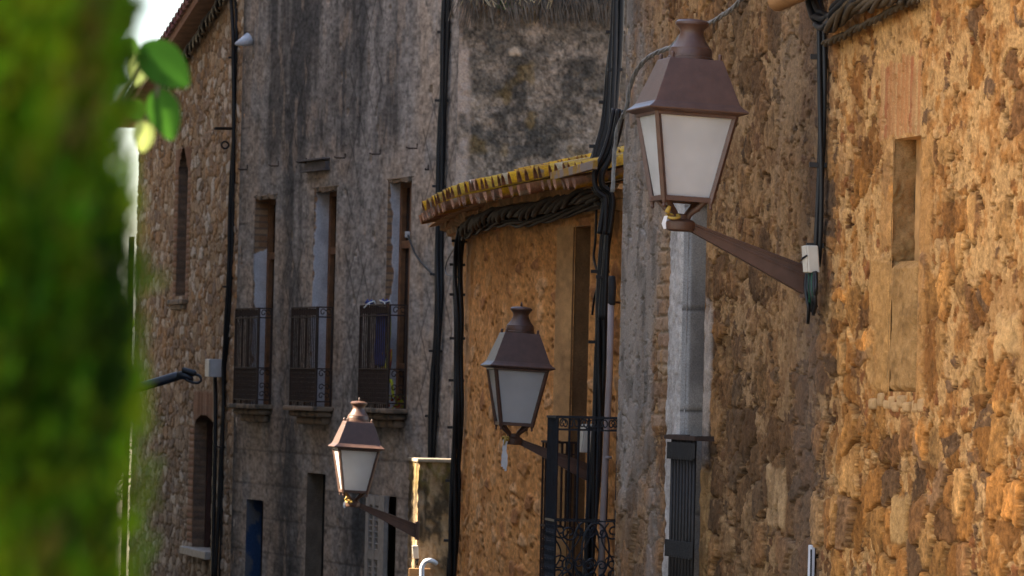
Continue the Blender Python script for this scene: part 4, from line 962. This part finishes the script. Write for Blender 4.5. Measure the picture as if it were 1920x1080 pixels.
bundle('cable', 'long black cable down the joint between the stone and plastered houses', D_([(436, -20), (441, 60), (440, 120), (438, 250), (433, 400), (430, 520), (424, 640), (420, 700), (418, 800), (414, 900), (408, 1090)], .04), 2, .022, .02, 1, MT['cable'], clips=3)
bundle('cable', 'black cable falling from the grey utility box past the arched window', D_([(403, 705), (404, 760), (403, 850), (401, 950), (399, 1090)], .05), 1, .022, 0, 0, MT['cable'])
bundle('cable_bundle', 'black twisted cable strung along the sloping eave of the stone house', [WD.pt(t, rake(t) - .16, .08) for t in np.linspace(-.2, 5, 12)], 3, .022, .03, 9, MT['cable'], k=8)
bundle('drainpipe', 'dark drainpipe down the far edge of the stone house by the conifer', [WD.pt(WD.L - .05, z, .08) for z in (3.75, 3.2, 2.4, 1.2, 0, ground_z(60))], 1, .045, 0, 0, mat('dark_pipe', (.035, .025, .022), .5, 0, .3, 5, 0), cat='drainpipe', clips=4)

# ------------------------------------------------------------------ junction boxes etc.
def boxthing(c, ux, uy, uz, name, m, label, cat, bevel=.006, lid=True):
    ux, uy, uz = map(Vector, (ux, uy, uz)); o = c - ux / 2 - uy / 2 - uz / 2; r_ = empty(name, c, label, cat)
    MB().box(o, ux, uy, uz).build('body', m, r_, bevel=bevel)
    if lid: MB().box(o + uz * .02 + uy * 1.0 + ux * .04, ux * .92, uy * .10, uz * .96).build('lid', m, r_, bevel=bevel / 2)
    return r_
jc = WA.w(1521, 486, .075)
tl = Matrix.Rotation(R(-5), 3, 'Y')
jb = boxthing(jc, WA.d * .075, WA.n * .055, tl @ Vector((0, 0, .125)), 'junction_box', MT['plasticbox'], 'cream junction box strapped to the cable by the largest lantern arm', 'junction box')
mb = MB(); mb.tube([jc + WA.n * .034 + WA.d * .042 + Vector((0, 0, .0)), jc + WA.n * .040 + WA.d * .0 + Vector((0, 0, .004)), jc + WA.n * .034 - WA.d * .042 + Vector((0, 0, .014))], .005, 6); mb.build('strap', MT['cable'], jb, True)
mb = MB()
wr = empty('loose_wires', WA.w(1520, 512, .07), 'loose black and green wires hanging out of the cream junction box', 'wires')
for k in range(7):
    x0 = 1513 + k * 2.8; ln = (100, 60, 72, 78, 66, 84, 70)[k]
    pts = [WA.w(x0, 510, .07), WA.w(x0 - 1 + random.uniform(-2, 2), 540, .08), WA.w(x0 + random.uniform(-2, 3), 510 + ln * .7, .07), WA.w(x0 + random.uniform(-3, 3), 505 + ln, .05)]
    MB().tube(catmull(pts, 5), .009, 6).build('wire', MT['cable'] if k not in (2, 4) else mat('green_wire', (.01, .06, .035), .5, 0, .2, 10, 0), wr, True)
jc = WB.w(1103, 822, .14)
boxthing(jc, WB.d * .16, WB.n * .09, Vector((.02, 0, .20)), 'junction_box', MT['plasticbox'], 'cream junction box half hidden behind the blue black balcony bars', 'junction box')
jc = WD.w(401, 690, .10)
boxthing(jc, WD.d * .30, WD.n * .13, Vector((0, 0, .20)), 'utility_box', MT['greybox'], 'pale grey utility box above the arched window of the stone house', 'utility box')
jc = at(779, 1035, 45.25)
boxthing(jc, Vector((.055, 0, 0)), Vector((0, -.05, 0)), Vector((-.01, 0, .12)), 'junction_box', MT['plasticbox'], 'small cream junction box low on the stone pier beneath the sunlit lantern', 'junction box', .004)
mb = MB(); mb.tube([at(783, 1047, 45.24), at(782, 1060, 45.24)], .012, 6); thing_mesh(mb, 'cable_stub', MT['cable'], 'short black cable stub under the small box on the stone pier', 'cable', smooth=True)
# white bent pipe at the pier foot
wp = MB(); wp.tube(catmull([at(791, 1160, 45.0), at(791, 1080, 45.0), at(792, 1062, 45.0), at(798, 1053, 45.0), (at(806, 1051, 45.0)), at(813, 1053, 45.1), at(817, 1056, 45.3)], 6), .022, 12)
thing_mesh(wp, 'bent_pipe', MT['whitepipe'], 'pale plastic pipe bending into the foot of the stone pier', 'pipe', smooth=True)
bd = MB(); bd.box(at(766, 1090, 45.1), (.20, .05, 0), (0, .08, 0), (0, 0, .12)); thing_mesh(bd, 'timber_block', MT['beam'], 'brown timber block beside the bent pale pipe', 'timber block', bevel=.006)
# grey conduit with black sleeve
pr = empty('conduit_pipe', at(1130, 1085, 33.3), 'grey vertical pipe with a black rubber sleeve at its top beside the rubble corner', 'pipe')
MB().tube([at(1146, 560, 33.3), at(1143, 700, 33.3), at(1136, 850, 33.3), at(1131, 960, 33.3), at(1126, 1130, 33.3)], .022, 12).build('pipe', MT['pipe'], pr, True)
MB().tube([at(1147, 517, 33.3), at(1147.3, 520, 33.3), at(1148, 540, 33.3), at(1147, 568, 33.3), at(1147, 572, 33.3)], [.018, .026, .027, .027, .024], 12).build('sleeve', MT['pipecap'], pr, True)
MB().tube([at(1147, 566, 33.3), at(1166, 568, 33.5)], .008, 6).build('bracket', MT['rust'], pr)
MB().tube([at(1139.5, 855, 33.3), at(1139.4, 861, 33.3)], .027, 12).build('collar', MT['pipe'], pr, True)
# small hooks and rods on the plastered front and the stone house
hk = [(455, 318, 17), (513, 311, 18), (565, 305, 19), (637, 296, 20), (703, 289, 20), (772, 278, 20), (800, 318, 6)]
hl = ['thin iron rod left of the first window head', 'thin iron rod over the first window from the left', 'thin iron rod at the left end of the grey board', 'thin iron rod just right of the grey board', 'thin iron rod midway between middle and right windows', 'thin iron rod above the right window', 'short bent iron hook near the cables beside the right window']
for (x, y, w), lb in zip(hk, hl):
    mb = MB(); mb.tube([WC.w(x - w / 2, y - 2, .10), WC.w(x - w / 4, y, .09), WC.w(x + w / 2, y, .03), WC.w(x + w / 2, y - 8, .02)], .009, 6)
    thing_mesh(mb, 'wall_rod', MT['rust'], lb, 'wall hook', 'iron rods over the windows')
mb = MB(); mb.tube([WD.w(404, 241, .30), WD.w(437, 241, .02)], .018, 6); thing_mesh(mb, 'wall_rod', MT['iron'], 'thin dark rod sticking out of the stone house near the joint', 'wall rod')
mb = MB(); c = WD.w(422, 272, .05); mb.tube([c + Vector((.04 * math.cos(x), 0, .04 * math.sin(x))) for x in np.linspace(0, 2 * PI, 12)], .012, 6, False); thing_mesh(mb, 'wall_ring', MT['iron'], 'small iron ring on the stone house below the thin dark rod', 'ring')
# weathered board above the middle window
bb = empty('wall_board', WC.w(600, 315, .02), 'weathered grey board box fixed over the middle window', 'board')
t1, z1 = WC.hit(618, 308); t2, z2 = WC.hit(578, 322)
mb = MB(); mb.box(WC.pt(t1, z1 - .04, .0), WC.d * (t2 - t1), WC.n * .05, Vector((0, 0, .075))); mb.build('panel', MT['greyboard'], bb, bevel=.005)
mb = MB(); mb.box(WC.pt(t1 - .02, z1 + .05, .0), WC.d * (t2 - t1 + .05), WC.n * .09, Vector((0, 0, .02))); mb.build('top_rail', MT['greyboard'], bb, bevel=.004)
mb = MB(); mb.box(WC.pt(t1 - .02, z1 - .06, .0), WC.d * (t2 - t1 + .05), WC.n * .07, Vector((0, 0, .018))); mb.build('bottom_rail', MT['greyboard'], bb, bevel=.004)
# small pale insulator at the top of the joint
c = WC.w(458, 78, .10); mb = MB(); mb.tube([c + Vector((.06, .05, .03)), c + Vector((.05, .03, .03)), c + Vector((-.02, 0, -.005)), c + Vector((-.10, 0, -.03))], [.02, .075, .05, .012], 10); thing_mesh(mb, 'insulator', MT['whitepipe'], 'pale cone shaped insulator at the top corner of the plastered house', 'insulator', smooth=True)
# pale plastic strip on the ochre wall foot
mb = MB(); a = WA.w(1522, 1022, .02); b = WA.w(1520, 1110, .02); mb.bar(a, b, .05, .02, WA.n); st = thing_mesh(mb, 'plastic_strip', MT['whitepipe'], 'narrow pale plastic strip standing against the rubble wall at the bottom', 'plastic strip', bevel=.003)
mb = MB(); mb.bar(WA.w(1521, 1030, .036), WA.w(1520, 1105, .036), .010, .006, WA.n); mb.build('groove', MT['cable'], st)

# ------------------------------------------------------------------ iron balconies on the tiled house
def iron_balcony(s0, s1, zr, zm, zf, pj, m, label, nfront=6, scroll=True):
    P = WB.pt; r_ = empty('iron_balcony', P(s0, zf), label, 'balcony')
    MB().box(P(s0, zf - .06, .003), WB.d * (s1 - s0), WB.n * (pj + .03), Vector((0, 0, .06))).build('floor_slab', MT['moulding'], r_, bevel=.008)
    fp = MB()
    for q in range(nfront + 1):
        t = s0 + (s1 - s0) * q / nfront; fp.tube([P(t, zf, pj), P(t, zr, pj)], .009, 6)
    for zz in (zr, zm, zf + .05): fp.bar(P(s0 - .01, zz, pj), P(s1 + .01, zz, pj), .030 if zz == zr else .018, .016)
    for q in range(nfront):
        t = s0 + (s1 - s0) * (q + .5) / nfront
        for zz in np.linspace(zf + .12, zm - .06, 6): fp.tube([P(t + .022 * math.cos(x), zz + .03 * math.sin(x), pj) for x in np.linspace(0, 2 * PI, 8)], .005, 4, False)
    fp.build('front_railing', m, r_)
    for tt in (s0, s1):
        sp = MB()
        for zz in (zr, zm, zf + .05, zr - .085): sp.bar(P(tt, zz, 0), P(tt, zz, pj), .030 if zz == zr else .010, .016 if zz == zr else .010)
        for f in (.03, .26, .50, .74, 1.0): sp.tube([P(tt, zm if f not in (.03, 1.0) else zf, pj * f), P(tt, zr, pj * f)], .010, 6)
        if scroll:
            for f in (.14, .38, .62, .87):     # small ring scrolls under the handrail
                for sg in (1, -1): sp.tube([P(tt, zr - .045 + .036 * (1 - .1 * x) * math.sin(x), pj * f + sg * .022 + sg * .024 * (1 - .1 * x) * math.cos(x)) for x in np.linspace(0, 6.5, 16)], .005, 5, False)
            H = zm - zf
            def sp_curl(o0, z0, rr, sg, sz, turns=8.0):
                sp.tube([P(tt, z0 + sz * rr * (1 - x / (turns + 3)) * math.sin(x), o0 + sg * rr * (1 - x / (turns + 3)) * math.cos(x)) for x in np.linspace(0, turns, 22)], .0065, 5, False)
            sp.tube([P(tt, zm - H * .42 + H * .40 * math.sin(x), pj * .50 + .095 * math.cos(x)) for x in np.linspace(0, 2 * PI, 26)], .0075, 5, False)
            for sz, zc in ((-1, zm - .08), (1, zm - .30), (-1, zm - .38), (1, zm - .55)):
                for sg, oo in ((1, .17), (-1, .83), (1, .42), (-1, .58)): sp_curl(pj * oo, zc, .058 if oo in (.17, .83) else .036, sg, sz)
            for oo in (.1, .34, .66, .9):
                sp.tube([P(tt, zf + .05 + (zm - zf - .06) * u, pj * oo + .05 * math.sin(u * 2 * PI + oo * 9)) for u in np.linspace(0, 1, 18)], .006, 5, False)
        sp.build('side_railing', m, r_)
    return r_
sB = -1.1; pjB = .56
zr = WB.hit(1100, 782, .2)[1]
ob = WB.pt(sB, 0, .28); zr = at(1095, 783, ob.y).z; zm = at(1095, 977, ob.y).z; zf = at(1095, 1110, ob.y).z
iron_balcony(sB, sB + .40, zr, zm, zf, pjB, MT['blueiron'], 'blue black iron balcony with curled scrolls in front of the middle lantern arm')
ob = WB.pt(1.9, 0, .2); zr2 = at(1050, 827, ob.y).z; zm2 = at(1050, 982, ob.y).z; zf2 = at(1050, 1120, ob.y).z
iron_balcony(1.0, 1.45, zr2, zm2, zf2, .14, MT['rust'], 'lower rust brown iron balcony just behind the blue black one', 5, False)

# ------------------------------------------------------------------ coloured cloths on the right balcony
a, b, c, d = CW[2]; P = WC.pt; zr = WC.hit(752, 572, .1)[1]
def cloth(t0, t1, z0, z1, off, m, name, label, cat, ph):
    mb = MB(); nx, nz = 16, 14; vs = []; fs = []
    for j in range(nz + 1):
        for i in range(nx + 1):
            u, v = i / nx, j / nz; vs.append(P(t0 + (t1 - t0) * u + .02 * math.sin(v * 5 + ph), z0 + (z1 - z0) * v + .01 * math.sin(u * 9), off + .018 * math.sin(u * 16 + ph + v * 2)))
    for j in range(nz):
        for i in range(nx): q = j * (nx + 1) + i; fs.append((q, q + 1, q + nx + 2, q + nx + 1))
    mb.add(vs, fs); o = thing_mesh(mb, name, m, label, cat, smooth=True)
    so = o.modifiers.new('thick', 'SOLIDIFY'); so.thickness = .004; return o
cloth(a + .22, a + .62, c + .42, zr - .02, .145, MT['bluecloth'], 'hanging_cloth', 'blue cloth hanging behind the bars of the right balcony', 'cloth', 0)
cloth(a + .14, a + .50, c + .28, c + .58, .125, mat('red_yellow_cloth', (.30, .05, .03), .7, 0, col2=(.50, .34, .03), thr=.5, scale=9, bump=.1), 'hanging_cloth', 'red and yellow cloth hanging low behind the bars of the right balcony', 'cloth', 1.3)
mb = MB(); mb.tube(catmull([P(a + .13, zr - .05, .15), P(a + .12, zr - .28, .15), P(a + .15, zr - .45, .155), P(a + .20, zr - .60, .15), P(a + .12, zr - .74, .15), P(a + .06, c + .28, .14), P(a + .05, c + .12, .12)], 6), .014, 6); thing_mesh(mb, 'yellow_strap', mat('lime_strap', (.55, .55, .03), .5, 0, .1, 10, 0), 'lime yellow strap hanging inside the right balcony', 'strap', smooth=True)
for i, (x, y, lb) in enumerate([(692, 568, 'blue bag knot with white string at the left end of the right balcony rail'), (721, 567, 'blue bag knot tied near the middle of the right balcony rail')]):
    cpt = WC.w(x, y, .17); r_ = empty('bag_knot', cpt, lb, 'bag knot'); mb = MB()
    mb.tube([cpt + Vector((-.03, 0, .02)), cpt, cpt + Vector((.035, 0, .015))], [.028, .016, .026], 8); mb.build('bag', MT['bluecloth'], r_, True)
    mb = MB(); mb.tube([cpt + Vector((-.05, -.02, -.05 if i == 0 else .02)), cpt + Vector((0, -.03, 0)), cpt + Vector((.05, -.02, .02)), cpt + Vector((.07, -.01, -.02))], .007, 6); mb.tube([cpt + Vector((0, -.03, 0)), cpt + Vector((.02, -.03, -.07))], .006, 6); mb.build('string', MT['ribbon'], r_, True)
for x, y, lb in [(742, 755, 'yellow green potted leaves at the foot of the right balcony')]:
    mb = MB(); cpt = WC.w(x, y, .08)
    for k in range(36):
        q = cpt + Vector((random.uniform(-.10, .10), random.uniform(-.03, .03), random.uniform(-.05, .07))); u = Vector((random.uniform(-1, 1), random.uniform(-1, 1), random.uniform(-1, 1))).normalized() * .03; v = u.cross(Vector((random.random(), random.random(), 1))).normalized() * .016
        col = random.choice([(.40, .40, .03), (.30, .36, .03), (.45, .34, .04), (.35, .07, .03)]); mb.add([q - u, q - v, q + u, q + v], [(0, 1, 2, 3)], col)
    thing_mesh(mb, 'balcony_plant', MT['leaf'], lb, 'plant')

# ------------------------------------------------------------------ dry grass on top of the end wall
gb = MB()
for k in range(420):
    x = random.uniform(855, 1150); y = random.uniform(-14, 4); p = WE.w(x, y, random.uniform(.005, .03)); l = random.uniform(.08, .30); sw = random.uniform(-.10, .10)
    pts = [p, p + WE.n * random.uniform(.03, .07) + Vector((sw * .4, 0, -l * .3 + random.uniform(-.02, .08))), p + WE.n * random.uniform(.02, .05) + Vector((sw, 0, -l))]
    if random.random() < .12: pts = [p + Vector((0, -.02, -.06)), p + Vector((sw * .5, -.05, .02)), p + Vector((sw * 1.2, -.06, random.uniform(-.06, .06)))]
    gb.tube(catmull(pts, 4), [.0035] * 9, 3, False)
thing_mesh(gb, 'dry_grass', mat('dry_grass_roots', (.10, .082, .065), .95, 0, .5, 9, 0), 'grey dry grass and roots hanging from the top of the end wall', 'grass', kind='stuff')
gb = MB()
for k in range(26):
    x = random.choice([random.gauss(905, 14), random.gauss(955, 22), random.gauss(1010, 20), random.uniform(880, 1140)]); p = WE.w(x, random.uniform(-6, 4), .04); l = random.uniform(.06, .16); sw = random.uniform(-.14, .14)
    gb.tube(catmull([p, p + Vector((sw * .4, -.04, l * .3)), p + Vector((sw, -.06, -l * .5))], 4), [.005] * 9, 3, False)
thing_mesh(gb, 'straw_tuft', MT['straw'], 'bright straw coloured grass blades on top of the end wall', 'grass', kind='stuff')
gb = MB()
for k in range(60):
    x = random.choice([random.gauss(958, 8), random.gauss(945, 6)]); q = WE.w(x, random.gauss(12, 5), .05); u = Vector((random.uniform(-1, 1), random.uniform(-.5, .5), random.uniform(-1, 1))).normalized() * .025; v = u.cross(Vector((0, 1, .2))).normalized() * .012
    gb.add([q - u, q - v, q + u, q + v], [(0, 1, 2, 3)], random.choice([(.06, .14, .02), (.09, .18, .03), (.05, .10, .02)]))
thing_mesh(gb, 'wall_weed', MT['leaf'], 'small green weed growing at the top of the end wall', 'weed')

# ------------------------------------------------------------------ far street lamp arm
SLp = at(150, 735, 40.0)
sr = empty('street_lamp', Vector((SLp.x, SLp.y, ground_z(40))), 'slim dark blue street lamp arm with a looped cable in front of the stone house', 'street lamp')
MB().tube([Vector((SLp.x, SLp.y, ground_z(40))), Vector((SLp.x, SLp.y, 1)), Vector((SLp.x, SLp.y, SLp.z))], [.06, .05, .05], 12).build('pole', MT['blueiron'], sr, True)
MB().tube(catmull([SLp, at(200, 738, 40), at(250, 729, 40), at(290, 718, 40), at(330, 706, 40), at(345, 703, 40)], 6), [.045] * 12 + [.038] * 13 + [.034] * 6, 12).build('arm', MT['blueiron'], sr, True)
MB().tube([at(332, 704, 39.97), at(345, 703, 39.97), at(358, 710, 39.97), at(361, 714, 39.97)], [.03, .038, .03, .012], 10).build('clamp', MT['blueiron'], sr, True)
MB().tube([at(341, 694, 39.95), at(344, 694, 39.95), at(364, 700, 39.95), at(367, 702, 39.95)], [.02, .026, .028, .02], 10).build('connector', MT['cable'], sr, True)
MB().tube(catmull([at(364, 701, 39.95), at(374, 705, 39.95), at(377, 713, 39.95), at(370, 718, 39.95), at(358, 716, 39.95), at(348, 711, 39.95)], 6), .011, 8).build('cable', MT['cable'], sr, True)

# ------------------------------------------------------------------ vegetation
def leaf_faces(mb, p, ax, wd, l, w, col):
    a = Vector(ax).normalized(); s = Vector(wd); s = (s - a * s.dot(a)).normalized()
    mb.add([p, p + a * l * .5 + s * w, p + a * l, p + a * l * .5 - s * w], [(0, 1, 2, 3)], col)
YC = 2.3; CXc = -.704; RC = .505
cy = empty('cypress_tree', (CXc, YC + .12, ground_z(YC)), 'blurred green conifer filling the left edge close to the camera', 'tree')
MB().tube([(CXc, YC + .12, ground_z(YC) - .1), (CXc, YC + .12, 1.5), (CXc, YC + .12, 3.6)], [.07, .05, .012], 10).build('trunk', MT['stem'], cy, True)
cr = MB()
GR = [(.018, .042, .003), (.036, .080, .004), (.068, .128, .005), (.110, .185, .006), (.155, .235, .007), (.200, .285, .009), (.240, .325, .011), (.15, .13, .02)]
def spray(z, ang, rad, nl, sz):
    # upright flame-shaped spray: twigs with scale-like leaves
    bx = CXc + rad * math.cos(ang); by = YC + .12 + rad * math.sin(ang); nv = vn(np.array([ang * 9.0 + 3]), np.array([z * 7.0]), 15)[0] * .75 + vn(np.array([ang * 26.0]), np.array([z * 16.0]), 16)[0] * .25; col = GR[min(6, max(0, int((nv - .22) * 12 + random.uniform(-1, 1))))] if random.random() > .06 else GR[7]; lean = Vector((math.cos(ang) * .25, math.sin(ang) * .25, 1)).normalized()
    for k in range(nl):
        u = k / nl; p = Vector((bx, by, z)) + lean * (u * sz) + Vector((random.gauss(0, 1), random.gauss(0, 1), random.gauss(0, .6))) * sz * .12 * (1 - .6 * u)
        cc = tuple(x * random.uniform(.7, 1.35) for x in col)
        leaf_faces(cr, p, lean + Vector((random.uniform(-.6, .6), random.uniform(-.6, .6), random.uniform(-.2, .5))), (random.uniform(-1, 1), random.uniform(-1, 1), random.uniform(-.3, .3)), sz * .26, sz * .055, cc)
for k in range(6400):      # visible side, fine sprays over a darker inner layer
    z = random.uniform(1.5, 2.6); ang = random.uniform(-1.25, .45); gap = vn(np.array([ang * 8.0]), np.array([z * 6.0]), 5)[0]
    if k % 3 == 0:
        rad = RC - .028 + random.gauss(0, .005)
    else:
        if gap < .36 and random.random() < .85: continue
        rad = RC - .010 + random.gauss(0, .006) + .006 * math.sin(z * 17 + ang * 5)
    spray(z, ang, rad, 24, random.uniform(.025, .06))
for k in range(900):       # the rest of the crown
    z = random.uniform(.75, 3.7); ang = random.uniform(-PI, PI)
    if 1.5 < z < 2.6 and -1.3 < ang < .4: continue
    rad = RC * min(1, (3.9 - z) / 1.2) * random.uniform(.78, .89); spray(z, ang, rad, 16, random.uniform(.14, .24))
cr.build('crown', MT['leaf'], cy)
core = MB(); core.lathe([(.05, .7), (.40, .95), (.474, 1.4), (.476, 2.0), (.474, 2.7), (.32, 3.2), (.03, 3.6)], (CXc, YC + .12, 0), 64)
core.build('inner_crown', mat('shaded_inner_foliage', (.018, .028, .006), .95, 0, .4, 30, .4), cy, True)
# leafy twig showing past the conifer
YL = 6.5
base_t = at(150, 300, YL)
tw = empty('leafy_branch', Vector((base_t.x, YL, ground_z(YL))), 'backlit broad green leaves on a twig poking out past the conifer', 'branch')
MB().tube(catmull([Vector((base_t.x, YL, ground_z(YL))), Vector((base_t.x - .05, YL, 1.5)), at(150, 300, YL), at(220, 200, YL), at(262, 130, YL), at(268, 105, YL)], 6), [.008 * (1 - .8 * i / 30) for i in range(31)], 8).build('stem', MT['stem'], tw, True)
def broad_leaf(tip, basep, w, col, curl, tilt):
    mb = MB(); b = Vector(basep); a = Vector(tip) - b; l = a.length; a.normalize(); fw = Vector((0, -1, 0)); s = a.cross(fw).normalized(); nrm = s.cross(a)
    vs = []; cl = []; fs = []; n = 12
    for i in range(n + 1):
        u = i / n; ww = w * (math.sin(PI * min(1, u * .96 + .02)) ** .62) * (1.15 - .35 * u)
        for k in (-1, -.5, 0, .5, 1):
            vs.append(b + a * l * u + s * ww * k + nrm * (curl * abs(k) ** 1.5 * ww + tilt * k * ww - .12 * l * u * u)); cl.append(tuple(x * (1.15 if k == 0 else 1) for x in col))
    for i in range(n):
        for k in range(4): q = i * 5 + k; fs.append((q, q + 1, q + 6, q + 5))
    mb.add(vs, fs, cl); return mb.build('leaf', MT['leaf'], tw, True)
broad_leaf(at(352, 160, YL), at(266, 84, YL), .029, (.028, .085, .009), .55, -.2)
broad_leaf(at(322, 262, YL), at(296, 165, YL), .022, (.035, .10, .010), .5, .3)
broad_leaf(at(268, 285, YL), at(272, 225, YL), .014, (.30, .34, .10), .3, .5)  # pale colour holds the backlit brightness of this small leaf
broad_leaf(at(258, 160, YL), at(266, 95, YL), .013, (.30, .36, .12), .3, .6)  # backlight put into this leaf's colour as well
broad_leaf(at(250, 70, YL), at(240, 110, YL), .014, (.06, .14, .012), .3, .2)
broad_leaf(at(268, 190, YL), at(240, 220, YL), .017, (.07, .16, .012), .3, .2)
MB().tube(catmull([at(268, 105, YL), at(290, 130, YL + .02), at(296, 165, YL), at(280, 215, YL), at(272, 228, YL)], 5), .0028, 6).build('twig', MT['stem'], tw, True)
# tree beyond the stone house
tb = at(176, 740, 72.0); tr_ = empty('far_tree', Vector((tb.x, 72, ground_z(72))), 'far bright green tree glimpsed between conifer and stone house', 'tree')
MB().tube([Vector((tb.x, 72, ground_z(72))), Vector((tb.x, 72, 0)), Vector((tb.x + .1, 72, 2.6))], [.14, .11, .03], 8).build('trunk', MT['stem'], tr_, True)
cr = MB()
for k in range(2600):
    v = Vector((random.gauss(0, 1), random.gauss(0, 1), random.gauss(0, 1))); v = v.normalized() * random.random() ** .4
    p = Vector((tb.x, 72, 1.35)) + Vector((v.x * .75, v.y * .75, v.z * 1.7)) + Vector((.2 * math.sin(v.z * 9), 0, 0))
    leaf_faces(cr, p, (random.uniform(-1, 1), random.uniform(-1, 1), random.uniform(-.2, 1)), (random.uniform(-1, 1), random.uniform(-1, 1), 0), .11, .03, random.choice([(.10, .20, .02), (.16, .26, .03), (.06, .13, .015), (.20, .28, .05)]))
cr.build('crown', MT['leaf'], tr_)

# ------------------------------------------------------------------ houses across the street (they shade the lane)
def opp(name, y0, y1, z0, z1, label, thick=3.0, inset=0.0):
    xf_ = lambda y: -3.9 - .088 * y - inset
    mb = MB(); a = Vector((xf_(y0), y0, z0)); b = Vector((xf_(y1), y1, z0)); mb.box(a, b - a, Vector((-thick, 0, 0)), Vector((0, 0, z1 - z0))); return mb
mb = opp('a', 20.6, 45.2, -4, 11.6, ''); o = thing_mesh(mb, 'facing_house', MT['plain'], 'plain tan house row across the lane, nearer part', 'house')
SUN_SLOT = (45.45, 46.55, 6.1, 8.6)  # invented opening, placed so sun reaches the small lantern and pier
mb = opp('b', 45.2, 66, -4, SUN_SLOT[2], '', .35); x_ = opp('b', 45.2, 66, SUN_SLOT[3], 13.5, '', .35); mb.add(x_.v, x_.f)
for (u, v) in ((45.2, SUN_SLOT[0]), (SUN_SLOT[1], 66)): x_ = opp('b', u, v, SUN_SLOT[2], SUN_SLOT[3], '', .35); mb.add(x_.v, x_.f)
thing_mesh(mb, 'unseen_slot_wall', MT['plain'], 'unseen tall plain wall added across the lane, its slot shaped to pass sun', 'wall')

# ------------------------------------------------------------------ light
SUND = Vector((-.76, .10, .0)).normalized(); EL = R(40)
SUND = Vector((SUND.x * math.cos(EL), SUND.y * math.cos(EL), math.sin(EL)))
ld = bpy.data.lights.new('sun', 'SUN'); ld.energy = 5.0; ld.angle = R(.55); ld.color = (1, .88, .70)
lo = bpy.data.objects.new('sun', ld); COL.objects.link(lo); lo.rotation_euler = SUND.to_track_quat('Z', 'Y').to_euler(); lo.location = (-20, 20, 30)
w = bpy.data.worlds.new('World'); SC.world = w; w.use_nodes = True; nt = w.node_tree
sky = nt.nodes.new('ShaderNodeTexSky'); sky.sky_type = 'NISHITA'; sky.sun_disc = False; sky.sun_elevation = EL; sky.sun_rotation = math.atan2(SUND.x, SUND.y)
sky.air_density = 1.0; sky.dust_density = 1.8; sky.ozone_density = 1.0
nt.links.new(sky.outputs['Color'], nt.nodes['Background'].inputs['Color']); nt.nodes['Background'].inputs['Strength'].default_value = .065
vs_ = SC.view_settings; vs_.view_transform = 'Standard'; vs_.look = 'None'; vs_.exposure = 2.85; vs_.gamma = 1
SC.cycles.use_denoising = True
SC.cycles.max_bounces = 8; SC.cycles.diffuse_bounces = 4; SC.cycles.transmission_bounces = 6
